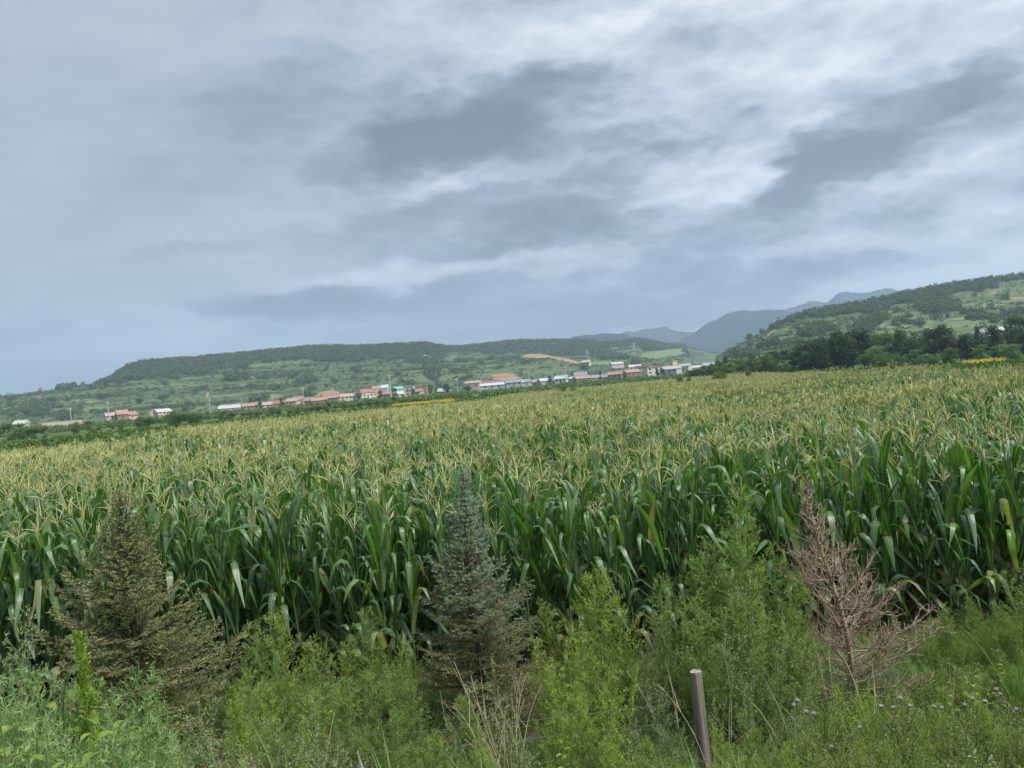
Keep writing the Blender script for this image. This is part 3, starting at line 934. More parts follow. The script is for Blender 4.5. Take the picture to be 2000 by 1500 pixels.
def build_corn():
    rng = rs(42)
    plants = [corn_plant(100 + i, tassel=(i % 4 != 3)) for i in range(14)]
    far = [corn_far(300 + i, tassel=True) for i in range(7)] + [corn_far(330 + i, tassel=False) for i in range(3)]
    # rows run left-right, slightly askew
    rows = np.arange(0, 300)
    Xs, Ys = [], []
    for r_ in rows:
        y = 9.75 + r_ * .52
        half = y * .85 + 3
        xs = np.arange(-half, half, (.19 if y < 30 else .21))
        xs = xs + rng.normal(0, .05, len(xs))
        ys = y + rng.normal(0, .055, len(xs)) + .02 * xs
        Xs.append(xs); Ys.append(ys)
    X = np.concatenate(Xs); Y = np.concatenate(Ys)
    a = np.arctan2(X, Y); r = np.hypot(X, Y)
    keep = (r < np.interp(a, edge_az, edge_r) * (1 + .03 * np.sin(a * 30))) & (np.abs(a) < .80)
    keep &= rng.rand(len(X)) > .04
    X, Y, a, r = X[keep], Y[keep], a[keep], r[keep]
    Z = ground_z(X, Y)
    growth = 1.0 + .14 * (fbm(X / 7., Y / 7., 60, 3) - .5) * 2
    sc = growth * rng.uniform(.85, 1.13, len(X))
    rz = rng.uniform(0, 6.28, len(X))
    late = fbm(X / 6., Y / 9., 77, 3)          # patches whose tassels are not out yet
    infr = np.abs(X) < .645 * Y
    order = np.argsort(np.where(infr, Y, 1e9))
    first = order[:300]
    isfirst = np.zeros(len(X), bool); isfirst[first] = True
    for i in first:
        parts, _ = plants[rng.randint(len(plants))]
        place('corn_plant', parts, 'green corn plant standing in the front rows of the corn field behind the weeds', 'corn plant',
              (X[i], Y[i], Z[i]), rz[i], 'corn plants in the front rows of the field', (sc[i], sc[i], sc[i] * 1.0), (rng.normal(0, .05), rng.normal(0, .05)))
    tl = (rng.normal(0, .05, len(X)), rng.normal(0, .05, len(X)))
    mid = (~isfirst) & (r < 24)
    gn_scatter('corn_rows', [p[1] for p in plants], np.stack([X, Y, Z], 1)[mid], rz[mid], sc[mid], rng.randint(0, len(plants), mid.sum()), (tl[0][mid], tl[1][mid]),
               label='dense corn plants just behind the front rows')
    fr = (~isfirst) & (r >= 24)
    notas = (late > .55) & (rng.rand(len(X)) < .75)
    idx = np.where(notas, rng.randint(7, 10, len(X)), rng.randint(0, 7, len(X)))
    scf = np.stack([sc, sc, sc * (1 - .07 * sstep(24, 60, r))], 1)
    gn_scatter('corn_field', far, np.stack([X, Y, Z], 1)[fr], rz[fr], scf[fr], idx[fr], (tl[0][fr], tl[1][fr]),
               label='wide corn field with pale yellow tassels reaching to the valley')
    print('corn plants', len(X), 'first', isfirst.sum(), 'mid', mid.sum(), 'far', fr.sum())


build_corn()


# ------------------------------------------------------------------ conifers
def needles(segP, segD, segL, per_m, rng, nl=.0145, nw=.0056, vs=None):
    """needles all round every shoot segment"""
    cnt = np.maximum(1, (segL * per_m).astype(int))
    idx = np.repeat(np.arange(len(segL)), cnt)
    s = rng.rand(len(idx))
    P = segP[idx] + segD[idx] * (segL[idx] * s)[:, None]
    rad = rand_dirs(rng, len(idx)); rad -= (rad * segD[idx]).sum(1, keepdims=True) * segD[idx]; rad = norm(rad)
    D = norm(segD[idx] * .55 + rad * .85 + np.array([0, 0, .15]))
    V, F = blades(P, D, nl * rng.uniform(.75, 1.15, len(idx)), nw, rng)
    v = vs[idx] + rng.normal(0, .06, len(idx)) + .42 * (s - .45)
    return V, F, np.repeat(np.clip(v, 0, 1), 3)


def spruce(seed, H, Rad, per_m=330, kind='olive', nwh=17, lean=(0, 0)):
    rng = rs(seed)
    wood = MB()
    zs = np.linspace(-.05, H, 10)
    ax = lambda z: np.array([lean[0] * z + .03 * math.sin(z * 3), lean[1] * z, z])
    wood.tube([ax(z) for z in zs], np.linspace(.045, .006, 10), 7)
    sP, sD, sL, sV = [], [], [], []

    def seg(p, q, v):
        d = q - p; l = np.linalg.norm(d)
        if l < 1e-4: return
        sP.append(p); sD.append(d / l); sL.append(l); sV.append(v)
    branch = MB()
    for w in range(nwh * 6):
        f = (w + rng.rand()) / (nwh * 6)
        z = .05 + (H - .09) * f
        az = w * 2.39996 + rng.normal(0, .25)
        if kind == 'blue':
            env = np.interp(f, [0, .1, .35, .55, .72, .84, .92, 1.0], [1.05, 1.1, .92, .64, .42, .28, .08, .14])
        else:
            env = np.interp(f, [0, .12, .35, .6, .8, .92, 1.0], [.8, 1.0, .92, .62, .34, .2, .08])
        Lb = Rad * env * (rng.uniform(.72, 1.15) + .5 * (vnoise(az % 6.283 * 1.3, z * 2.6, seed) - .5))
        el = (-.08 + .70 * f if kind == 'blue' else .05 + .6 * f) + rng.normal(0, .10)
        n = max(3, int(Lb / .046))
        t = np.linspace(0, 1, n + 1)
        e = el - .25 * np.sin(t * 2.2) * (1 - f) + .75 * t ** 2
        hz = np.concatenate([[0], np.cumsum(np.cos(e[1:]) * Lb / n)]); vz = np.concatenate([[0], np.cumsum(np.sin(e[1:]) * Lb / n)])
        o = ax(z)
        B = o + np.stack([hz * math.cos(az), hz * math.sin(az), vz], 1)
        branch.tube(B, np.linspace(.009, .003, n + 1), 3, 0, 0, cap=False)
        side = np.array([-math.sin(az), math.cos(az), 0])
        fwd = np.array([math.cos(az), math.sin(az), 0])
        bv = rng.normal(0, .08)
        for k in range(1, n + 1):
            s = k / n
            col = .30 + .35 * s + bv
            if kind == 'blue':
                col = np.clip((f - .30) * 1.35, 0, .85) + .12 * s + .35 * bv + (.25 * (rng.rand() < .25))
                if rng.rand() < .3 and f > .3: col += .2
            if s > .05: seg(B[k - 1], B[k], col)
            
            ls = (1.05 - s) * Lb * .48 + .035
            ls = min(ls, .20) * rng.uniform(.7, 1.15)
            for sg in (-1, 1):
                if rng.rand() < .12: continue
                d = norm(fwd * rng.uniform(.55, .9) + side * sg * .75 + np.array([0, 0, rng.uniform(-.15, .35)]))
                p0 = B[k]; p1 = p0 + d * ls * .55; p2 = p1 + norm(d + np.array([0, 0, .25])) * ls * .45
                seg(p0, p1, col - .22); seg(p1, p2, col + .14)  # inner shoots darkened as painted interior shade; shoot ends keep their paler tips
                for s2 in range(int(ls / .035)):
                    sg2 = 1 if s2 % 2 else -1
                    d2 = norm(d * .7 + sg2 * np.cross(d, [0, 0, 1]) * rng.uniform(.3, .9) + np.array([0, 0, rng.uniform(-.1, .6)]))
                    q = p0 + d * ls * rng.uniform(.25, .85)
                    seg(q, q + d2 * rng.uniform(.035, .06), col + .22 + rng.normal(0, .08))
            if rng.rand() < .35:
                d = norm(fwd * .5 + np.array([0, 0, rng.choice([-.6, 1.0])]) + side * rng.uniform(-.4, .4))
                seg(B[k], B[k] + d * ls * .5, col + .1)
    sP = np.array(sP); sD = np.array(sD); sL = np.array(sL); sV = np.array(sV)
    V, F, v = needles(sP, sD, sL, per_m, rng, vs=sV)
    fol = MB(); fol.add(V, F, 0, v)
    print('spruce', seed, 'shoots', len(sL), 'length', sL.sum(), 'tris', len(F))
    tips = [sP[i] for i in np.where(sP[:, 2] > .45 * H)[0]]
    return wood.mesh('spruce_trunk', [M['bark']], True), branch.mesh('spruce_branches', [M['bark']], True), fol.mesh('spruce_needles', [M['spruce_olive' if kind == 'olive' else 'spruce_blue']]), tips


def at_px(px, d):
    a = az_of(px, 1200)
    # d measured straight ahead (depth)
    x = d * math.tan(a)
    return x, d


def ground_pt(px, py_ref, d):
    """ground point at depth d below the pixel column that passes px at row py_ref"""
    v = ray(px, py_ref)
    x = v.x / v.y * d
    return (x, d, float(ground_z(x, d)))


gp = ground_pt(285, 1300, 8.35)
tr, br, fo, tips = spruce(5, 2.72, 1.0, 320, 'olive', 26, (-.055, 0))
t = thing('spruce_tree', 'bushy olive brown young spruce on the left in front of the corn', 'spruce tree', gp)
obj('trunk', tr, t); obj('branches', br, t); c = obj('needles', fo, t); c['kind'] = 'stuff'
gp = ground_pt(935, 1300, 8.1)
tr, br, fo, tips = spruce(9, 2.66, .68, 400, 'blue', 27, (-.01, 0))
t = thing('spruce_tree', 'young spruce with blue green top, olive skirt and reddish cones', 'spruce tree', gp)
obj('trunk', tr, t); obj('branches', br, t); c = obj('needles', fo, t); c['kind'] = 'stuff'


def cone_mesh():
    mb = MB(); rng = rs(3)
    t = np.linspace(0, 1, 7)
    mb.tube(np.stack([0 * t, 0 * t, -.085 * t], 1), [.006, .013, .017, .017, .015, .011, .005], 7)
    n = 40
    s = np.linspace(.06, .95, n); a = np.arange(n) * 2.4
    rr = .016 * np.sin(np.pi * np.clip(s * .9 + .08, 0, 1)) ** .5
    P = np.stack([rr * np.cos(a), rr * np.sin(a), -.085 * s], 1)
    D = norm(np.stack([np.cos(a), np.sin(a), -np.ones(n) * 1.1], 1))
    V, F = diamonds(P, D, .013, .012, rng, np.stack([np.cos(a), np.sin(a), 0 * a], 1))
    mb.add(V, F)
    return mb.mesh('spruce_cone', [M['cone']], True)


cm = cone_mesh(); rng = rs(8)
tips = np.array(tips); tips = tips[(tips[:, 1] < .05)]
for k in rng.choice(len(tips), 18, replace=False):
    o = obj('cone', cm, t, tips[k] + np.array([0, -.01, -.01])); o.rotation_euler = (rng.normal(0, .3), rng.normal(0, .3), 0)


def dead_tree():
    rng = rs(77); H = 2.32
    wood = MB(); tw = MB()
    ax = lambda z: np.array([-.12 * z + .05 * math.sin(z * 2.3), 0.02 * math.sin(z * 4), z])
    zs = np.linspace(-.05, H, 14)
    wood.tube([ax(z) for z in zs], np.linspace(.034, .006, 14), 7)

    def curve(o, d, ln, n, up, r0, r1, mb, k=3):
        P = [o]; dd = d.copy()
        for i in range(n):
            dd = norm(dd + np.array([0, 0, up / n]) + rng.normal(0, .10, 3)); P.append(P[-1] + dd * ln / n)
        mb.tube(P, np.linspace(r0, r1, n + 1), k, 0, rng.rand())
        return np.array(P)
    nb = 90
    for w in range(nb):
        f = (w + rng.rand()) / nb
        z = .12 + (H - .16) * f
        az = w * 2.39996 + rng.normal(0, .3)
        env = np.interp(f, [0, .15, .4, .62, .8, .9, 1.0], [1.05, 1.1, .90, .62, .26, .16, .10])
        Lb = .80 * env * rng.uniform(.6, 1.15)
        el = .15 + .35 * f + rng.normal(0, .15)
        d = np.array([math.cos(az) * math.cos(el), math.sin(az) * math.cos(el), math.sin(el)])
        B = curve(ax(z), d, Lb, 6, .55, .0085, .0035, wood, 4)
        n = max(4, int(Lb / .055))
        for k in range(n):
            s = .2 + .8 * (k + .5) / n
            j = min(5, int(s * 6)); p = B[j] + (B[j + 1] - B[j]) * (s * 6 - j)
            bd = norm(B[j + 1] - B[j]); sd = norm(np.cross(bd, [0, 0, 1])) * (1 if k % 2 else -1)
            dd = norm(bd * .8 + sd * rng.uniform(.4, 1.) + np.array([0, 0, rng.uniform(-.3, .5)]))
            ls = min(.24, (1.1 - s) * Lb * .55 + .05) * rng.uniform(.7, 1.2)
            Q = curve(p, dd, ls, 4, .45, .0034, .0022, tw)
            for q in range(3 if ls > .1 else 1):
                jj = rng.randint(1, 4)
                sd2 = norm(np.cross(dd, rand_dirs(rng, 1)[0]))
                curve(Q[jj], norm(dd * .7 + sd2 * .8), ls * rng.uniform(.3, .5), 2, .5, .0028, .0018, tw)
    return wood.mesh('dead_trunk', [M['dead_wood']], True), tw.mesh('dead_twigs', [M['dead_wood']], True)


wd, tw = dead_tree()
t = thing('dead_spruce', 'dead leafless reddish brown spruce sapling with bare twigs', 'dead tree', ground_pt(1675, 1380, 7.9))
obj('trunk', wd, t); c = obj('twigs', tw, t); c['kind'] = 'stuff'


# ------------------------------------------------------------------ weeds
def stem_curve(rng, h, lean=.12, n=8):
    t = np.linspace(0, 1, n); a = rng.uniform(0, 6.28); k = rng.uniform(0, lean) * h
    return np.stack([math.cos(a) * k * t ** 2 + .012 * h * np.sin(t * 7 + a), math.sin(a) * k * t ** 2, t * h], 1)


def feathery(seed, h=1.5, nb=46, blen=.42, sub=.10, ll=.024, lw=.0048, mat='w_green', t0=.08, dens=1.0, spire=.8, stems=1, lean=.15):
    """wormwood-like plant: stems with rising side branches, each carrying hair-fine leaves"""
    rng = rs(seed); S = MB(); Fm = MB()
    for st in range(stems):
        hh = h * (1 if st == 0 else rng.uniform(.6, .92))
        A = stem_curve(rng, hh, lean if st == 0 else .45)
        S.tube(A, np.linspace(.0065, .0022, len(A)), 5, 0, .5)
        n_b = int(nb * (1 if st == 0 else .6))
        for b in range(n_b):
            f = t0 + (1 - t0) * (b + rng.rand()) / n_b
            o = np.array([np.interp(f, np.linspace(0, 1, len(A)), A[:, k]) for k in range(3)])
            az = b * 2.39996 + rng.normal(0, .3)
            env = np.interp(f, [0, .25, .55, .8, 1], [.65, 1.0, .85, .40, .12]) ** spire
            Lb = blen * env * rng.uniform(.7, 1.2)
            el = rng.uniform(.55, .95)
            n = 6; tt = np.linspace(0, 1, n + 1)
            e = el + .35 * tt
            hz = np.concatenate([[0], np.cumsum(np.cos(e[1:]) * Lb / n)]); vz = np.concatenate([[0], np.cumsum(np.sin(e[1:]) * Lb / n)])
            B = o + np.stack([hz * math.cos(az), hz * math.sin(az), vz], 1)
            S.tube(B, np.linspace(.0026, .0012, n + 1), 3, 0, .6, cap=False)
            # branchlets
            m = max(4, int(Lb / .0135 * dens))
            s = rng.uniform(.08, 1, m) * n
            j = np.minimum(s.astype(int), n - 1)
            P = B[j] + (B[j + 1] - B[j]) * (s - j)[:, None]
            bd = norm(B[j + 1] - B[j])
            D = norm(bd * .75 + rand_dirs(rng, m) * .8 + np.array([0, 0, .25]))
            ls = sub * (1.15 - s / n) * rng.uniform(.5, 1.2, m) + .02
            V, F = blades(P, D, ls, lw * .8, rng)
            vb = np.clip(-.08 + .78 * s / n + .25 * f + rng.normal(0, .08, m), 0, 1)  # shade painted into the colour: dark plant interior, brighter branch ends
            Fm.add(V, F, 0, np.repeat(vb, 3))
            k = np.maximum(3, (ls / .0095).astype(int)); ii = np.repeat(np.arange(m), k)
            q = rng.uniform(.15, 1.0, len(ii))
            P2 = P[ii] + D[ii] * (ls[ii] * q)[:, None]
            D2 = norm(D[ii] * .7 + rand_dirs(rng, len(ii)) * .8 + np.array([0, 0, .1]))
            V, F = blades(P2, D2, ll * rng.uniform(.6, 1.3, len(ii)), lw, rng)
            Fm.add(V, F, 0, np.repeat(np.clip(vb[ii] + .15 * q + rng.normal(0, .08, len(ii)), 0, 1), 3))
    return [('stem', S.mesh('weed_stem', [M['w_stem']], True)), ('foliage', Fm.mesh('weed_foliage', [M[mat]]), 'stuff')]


def leafy(seed, h=1.2, nb=16, blen=.30, ll=.06, lw=.014, mat='w_grey', stems=3, seedhead=True, lean=.2, dens=1.0, up=.5, drop=.15):
    """upright weed with narrow leaves and small seed spikes"""
    rng = rs(seed); S = MB(); Fm = MB()
    for st in range(stems):
        hh = h * (1 if st == 0 else rng.uniform(.6, .95))
        A = stem_curve(rng, hh, lean if st == 0 else .4, 10)
        S.tube(A, np.linspace(.006, .002, len(A)), 5, 0, .4)
        axes = [(A, 1.0)]
        for b in range(nb):
            f = .2 + .75 * (b + rng.rand()) / nb
            o = np.array([np.interp(f, np.linspace(0, 1, len(A)), A[:, k]) for k in range(3)])
            az = b * 2.39996 + rng.normal(0, .3); el = rng.uniform(.6, 1.05)
            Lb = blen * (1.1 - f * .8) * rng.uniform(.6, 1.2)
            tt = np.linspace(0, 1, 6)
            B = o + np.stack([np.cos(el) * Lb * tt * math.cos(az), np.cos(el) * Lb * tt * math.sin(az), Lb * (np.sin(el) * tt + .15 * tt ** 2)], 1)
            S.tube(B, np.linspace(.0026, .0012, 6), 3, 0, .5, cap=False)
            axes.append((B, .7))
        for B, k in axes:
            n = len(B) - 1
            Lt = np.linalg.norm(np.diff(B, axis=0), axis=1).sum()
            m = max(4, int(Lt / .022 * dens))
            s = np.linspace(.06, 1, m) * n * .999; j = s.astype(int)
            P = B[j] + (B[j + 1] - B[j]) * (s - j)[:, None]; bd = norm(B[j + 1] - B[j])
            az = np.arange(m) * 2.4 + rng.rand()
            perp = norm(np.cross(bd, rand_dirs(rng, m)))
            D = norm(bd * up + perp * .9 + np.array([0, 0, .1 - drop]))
            l = ll * k * (1.1 - .65 * s / n) * rng.uniform(.6, 1.25, m)
            V, F = diamonds(P, D, l, lw * l / ll, rng, bd, .12)
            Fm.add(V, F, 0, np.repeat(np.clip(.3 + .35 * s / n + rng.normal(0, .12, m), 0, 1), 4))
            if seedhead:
                m = int(22 * k * Lt / .3) + 8
                s = (1 - .45 * rng.rand(m) ** 1.3) * n * .999; j = s.astype(int)
                P = B[j] + (B[j + 1] - B[j]) * (s - j)[:, None] + rng.normal(0, .006, (m, 3))
                V, F = diamonds(P, norm(rand_dirs(rng, m) + np.array([0, 0, .8])), .014, .008, rng)
                Fm.add(V, F, 0, np.repeat(np.clip(rng.normal(.85, .1, m), 0, 1), 4))
    return [('stem', S.mesh('weed_stem', [M['w_stem']], True)), ('foliage', Fm.mesh('weed_foliage', [M[mat]]), 'stuff')]


def spike_weed(seed, h=1.5, mat='w_yellow'):
    """tall amaranth-like plant: thick stem, broad leaves below, dense knobbly spike on top"""
    rng = rs(seed); parts = []
    S = MB(); A = stem_curve(rng, h, .12, 10)
    S.tube(A, np.linspace(.010, .003, len(A)), 6, 0, .8)
    parts.append(('stem', S.mesh('weed_stem', [M['w_yellow']], True)))
    K = MB()
    m = 620
    f = 1 - .34 * rng.rand(m) ** 1.2
    P = np.stack([np.interp(f, np.linspace(0, 1, 10), A[:, k]) for k in range(3)], 1)
    rad = .030 * np.sin(np.pi * np.clip((1 - f) / .34, .04, 1) ** .6 * .8) + .006
    d = rand_dirs(rng, m); d[:, 2] = np.abs(d[:, 2]) * .5
    V, F = diamonds(P + d * rad[:, None] * rng.rand(m, 1), norm(d + np.array([0, 0, .9])), .022, .012, rng)
    K.add(V, F, 0, np.repeat(np.clip(rng.normal(.65, .2, m), 0, 1), 4))
    for b in range(9):
        f0 = rng.uniform(.55, .86); o = np.array([np.interp(f0, np.linspace(0, 1, 10), A[:, k]) for k in range(3)])
        az = b * 2.4; Lb = rng.uniform(.06, .16); d0 = np.array([math.cos(az) * .5, math.sin(az) * .5, .85])
        n = 90; q = rng.rand(n); P = o + d0 * (q * Lb)[:, None] + rng.normal(0, .007, (n, 3))
        V, F = diamonds(P, norm(rand_dirs(rng, n) * .8 + d0), .018, .010, rng)
        K.add(V, F, 0, np.repeat(np.clip(rng.normal(.6, .2, n), 0, 1), 4))
    parts.append(('flower_spike', K.mesh('flower_spike', [M[mat]])))
    for k in range(13):
        f0 = .22 + .62 * k / 13; o = np.array([np.interp(f0, np.linspace(0, 1, 10), A[:, i]) for i in range(3)])
        parts.append(('leaf', broad_leaf(rng, o, k * 2.4 + rng.normal(0, .3), rng.uniform(.13, .21) * (1.15 - .5 * f0), mat)))
    return parts


def broad_leaf(rng, o, az, ln, mat):
    mb = MB(); ns = 6
    t = np.linspace(0, 1, ns + 1)
    th = rng.uniform(.7, 1.0) + rng.uniform(.5, 1.4) * t
    pet = .3 * ln
    rr = pet * math.sin(th[0]) + np.concatenate([[0], np.cumsum(np.sin(th[1:]) * ln / ns)]); zz = pet * math.cos(th[0]) + np.concatenate([[0], np.cumsum(np.cos(th[1:]) * ln / ns)])
    w = ln * .62 * np.sin(np.pi * np.clip(t * .93 + .05, 0, 1)) ** .8 * (1 - .3 * t); w[-1] = .001
    c = np.stack([rr, 0 * rr, zz], 1); s = np.array([0, 1, 0]) * w[:, None] * .5
    nor = np.stack([-np.cos(th), 0 * th, np.sin(th)], 1) * (w * .18)[:, None]
    V = np.stack([c + s + nor, c, c - s + nor], 1).reshape(-1, 3)
    i = np.arange(ns)[:, None] * 3 + np.arange(2)[None]
    F = np.stack([i, i + 1, i + 4, i + 3], -1).reshape(-1, 4)
    ca, sa = math.cos(az), math.sin(az)
    Mx = np.array([[ca, sa, 0], [-sa, ca, 0], [0, 0, 1]])
    mb.add(V @ Mx + o, F, 0, float(np.clip(rng.normal(.35, .2), 0, 1)))
    mb.tube(np.stack([np.zeros(3), c[0]]) @ Mx + o, [.002, .0015], 3, 0, .6, cap=False)
    return mb.mesh('broad_leaf', [M[mat]], True)


def grass_tuft(seed, h=.7, n=28, w=.009, mat='grass', spread=.5):
    rng = rs(seed); mb = MB()
    for k in range(n):
        ns = 6; t = np.linspace(0, 1, ns + 1); ln = h * rng.uniform(.5, 1.15)
        th = rng.uniform(.03, spread) + rng.uniform(.1, 1.5) * t ** 2
        rr = np.concatenate([[0], np.cumsum(np.sin(th[1:]) * ln / ns)]); zz = np.concatenate([[0], np.cumsum(np.cos(th[1:]) * ln / ns)])
        wd = w * rng.uniform(.7, 1.3) * np.clip((1 - t) * 2.2, .03, 1)
        az = rng.uniform(0, 6.28); rot = rng.uniform(-.8, .8)
        c = np.stack([rr, 0 * rr, zz], 1); s = np.array([math.sin(rot) * .5, math.cos(rot), 0]) * wd[:, None] * .5
        V = np.stack([c + s, c - s], 1).reshape(-1, 3)
        i = np.arange(ns) * 2; F = np.stack([i, i + 1, i + 3, i + 2], -1)
        ca, sa = math.cos(az), math.sin(az)
        V = V @ np.array([[ca, sa, 0], [-sa, ca, 0], [0, 0, 1]]) + np.array([*rng.normal(0, .02, 2), 0])
        mb.add(V, F, 0, np.clip(rng.normal(.45, .25), 0, 1))
    return mb.mesh('grass_tuft', [M[mat]], True)


def seed_grass(seed, h=1.15):
    """tall grass stem ending in a nodding pale seed head"""
    rng = rs(seed); S = MB(); K = MB()
    t = np.linspace(0, 1, 14)
    A = np.stack([.03 * h * np.sin(t * 2) + .10 * h * t ** 3, .03 * t, t * h], 1)
    S.tube(A, np.linspace(.0035, .0015, 14), 4, 0, .8)
    for f0 in (.45, .56, .68):
        o = np.array([np.interp(f0, t, A[:, k]) for k in range(3)])
        q = np.linspace(0, 1, 6); az = rng.uniform(0, 6.28)
        B = o + np.stack([.10 * q * math.cos(az), .03 * q, .16 * q], 1)
        S.tube(B, .0015, 3, 0, .6)
        n = 70; qq = .3 + .7 * rng.rand(n)
        P = np.stack([np.interp(qq, q, B[:, k]) for k in range(3)], 1) + rng.normal(0, .004, (n, 3))
        V, F = diamonds(P, norm(rand_dirs(rng, n) * .6 + np.array([.2, 0, .9])), .018, .010, rng); K.add(V, F, 0, 1.0)
    n = 360; f = .74 + .26 * rng.rand(n)
    P = np.stack([np.interp(f, t, A[:, k]) for k in range(3)], 1) + rng.normal(0, .006, (n, 3))
    V, F = diamonds(P, norm(rand_dirs(rng, n) * .6 + np.array([.3, 0, .8])), .021, .011, rng)
    K.add(V, F, 0, np.repeat(np.clip(rng.normal(.95, .1, n), 0, 1), 4))
    return [('stem', S.mesh('grass_stem', [M['w_olive']], True)), ('seed_head', K.mesh('seed_head', [M['w_yellow']]))]


def dry_stalks(seed, h=1.1, n=14):
    rng = rs(seed); out = []
    for k in range(n):
        mb = MB()
        t = np.linspace(0, 1, 10); az = rng.uniform(0, 6.28); lean = rng.uniform(.15, .55); hh = h * rng.uniform(.5, 1.1)
        A = np.stack([math.cos(az) * lean * hh * t ** 1.3 + .03 * np.sin(t * 5 + az), .6 * math.sin(az) * lean * hh * t ** 1.3, hh * (t - .12 * t ** 3)], 1)
        mb.tube(A, np.linspace(.0045, .0018, 10), 4, 0, 0)
        for b in range(rng.randint(2, 5)):
            f = rng.uniform(.35, .9); o = np.array([np.interp(f, t, A[:, i]) for i in range(3)])
            d = norm(rng.normal(0, .5, 3) + np.array([0, 0, 1.])); q = np.linspace(0, 1, 5)[:, None]
            mb.tube(o + d * q * rng.uniform(.12, .32) + np.array([0, 0, .05]) * q ** 2, np.linspace(.0024, .0014, 5), 3, 0, 0)
        out.append(('stalk', mb.mesh('dry_stalk', [M['straw']], True)))
    return out


def thistle(seed, h=.8, nf=3, mat='w_grey'):
    rng = rs(seed)
    parts = leafy(seed, h, 9, .26, .085, .020, mat, 1, False, .18, .9, .45, .1)
    A = None
    heads = []
    # flower stalks rise from the stem; each head is a scaly cup with a lilac brush on top
    for k in range(nf):
        S = MB(); az = rng.uniform(0, 6.28); f0 = rng.uniform(.6, .8) * h
        top = np.array([math.cos(az) * .09 * (k > 0), math.sin(az) * .06 * (k > 0), h * (1.06 if k == 0 else rng.uniform(.9, 1.1))])
        q = np.linspace(0, 1, 5)[:, None]
        S.tube(np.array([0, 0, f0]) * (1 - q) + top * q, .0022, 4, 0, .5)
        c = top
        S.tube(np.stack([c + [0, 0, z] for z in (0, .006, .014, .021)]), [.004, .0105, .0115, .0075], 7, 0, .3)
        n = 70; d = rand_dirs(rng, n); d[:, 2] = np.abs(d[:, 2]) + .35; d = norm(d)
        V, F = blades(c + np.array([0, 0, .018]) + d * .003, d, .024 * rng.uniform(.8, 1.1, n), .0055, rng)
        S.add(V, F, 1, np.repeat(rng.rand(n), 3))
        heads.append(('flower', S.mesh('thistle_flower', [M['w_stem'], M['lilac']])))
    return parts + heads


VAR = {}
VAR['feather'] = [feathery(500 + i, 1.45, 46, .40, .10) for i in range(4)]
VAR['feather_b'] = [feathery(520 + i, 1.35, 48, .36, .085, .022, .0048, 'w_bright', spire=.7) for i in range(3)]
VAR['feather_d'] = [feathery(540 + i, 1.4, 40, .42, .11, .024, .0050, 'w_green', stems=2, lean=.25) for i in range(3)]
VAR['feather_g'] = [feathery(560 + i, 1.25, 34, .30, .07, .020, .0046, 'w_grey', dens=.9, stems=2, lean=.3) for i in range(3)]
VAR['feather_bl'] = [feathery(580 + i, 1.1, 30, .38, .14, .040, .0060, 'w_blue', dens=.62, stems=1) for i in range(3)]
VAR['grey'] = [leafy(600 + i, 1.2, 14, .30, .06, .012, 'w_grey') for i in range(3)]
VAR['mug'] = [leafy(620 + i, 1.2, 12, .26, .085, .020, 'w_green', 2, False, .2, .9) for i in range(3)]
VAR['olive'] = [leafy(640 + i, .9, 16, .28, .035, .007, 'w_olive', 3, True, .3, 1.2) for i in range(3)]
VAR['yel'] = [leafy(660 + i, .8, 16, .26, .055, .011, 'w_bright', 3, False, .3, 1.3, .7, 0) for i in range(3)]
VAR['thistle'] = [thistle(680 + i, .85, 1 + i % 3) for i in range(4)]
def broad_plant(seed, h=.9):
    rng = rs(seed); S = MB(); A = stem_curve(rng, h, .15, 8); S.tube(A, np.linspace(.007, .003, 8), 5, 0, .7)
    out = [('stem', S.mesh('weed_stem', [M['w_stem']], True))]
    for k in range(15):
        f0 = .2 + .8 * k / 15; o = np.array([np.interp(f0, np.linspace(0, 1, 8), A[:, i]) for i in range(3)])
        out.append(('leaf', broad_leaf(rng, o, k * 2.4 + rng.normal(0, .4), rng.uniform(.06, .11) * (1.25 - .7 * f0), 'w_yellow' if seed % 2 else 'w_bright')))
    return out


VAR['broad'] = [broad_plant(960 + i) for i in range(4)]
rngw = rs(2024)


def top_z(px, py, d):
    v = ray(px, py)
    return CAM_H + v.z / v.y * d


def weed(var, px, py_top, d, label, group=None, base_h=None, name='weed', cat='weed', wide=1.0, vi=None):
    """stand a plant at depth d so that its top reaches the photo pixel (px, py_top)"""
    v = ray(px, py_top)
    x = v.x / v.y * d
    gz = float(ground_z(x, d))
    h = top_z(px, py_top, d) - gz
    parts = VAR[var][rngw.randint(len(VAR[var])) if vi is None else vi]
    s = h / base_h
    return place(name, parts, label, cat, (x, d, gz - .02), rngw.uniform(0, 6.28), group, (s * wide, s * wide, s))


G1 = ('feathery green weed growing between the two spruces', 'feathery green weeds between the spruces')
for (px, py, d) in [(500, 1250, 8.2), (540, 1215, 8.5), (585, 1275, 8.0), (620, 1300, 7.6), (660, 1265, 8.3), (700, 1225, 8.6), (735, 1275, 8.1), (770, 1290, 7.8), (480, 1330, 7.5), (540, 1350, 7.2),
                    (600, 1370, 7.0), (670, 1360, 7.1), (730, 1350, 7.3), (790, 1360, 7.2), (815, 1310, 8.0), (460, 1400, 6.8), (760, 1420, 6.5), (520, 1430, 6.5)]:
    weed('feather_b' if int(px) % 3 == 0 else 'feather', px, py - 30, d, G1[0], G1[1], 1.42, 'feathery_weed', wide=1.15)
for k, (px, py, d, lab) in enumerate([(690, 1215, 8.4, 'lanky green weed with loose branches left of the blue green spruce'), (440, 1260, 8.6, 'thin green weed beside the right side of the olive spruce')]):
    weed('mug', px, py, d, lab, None, 1.2)
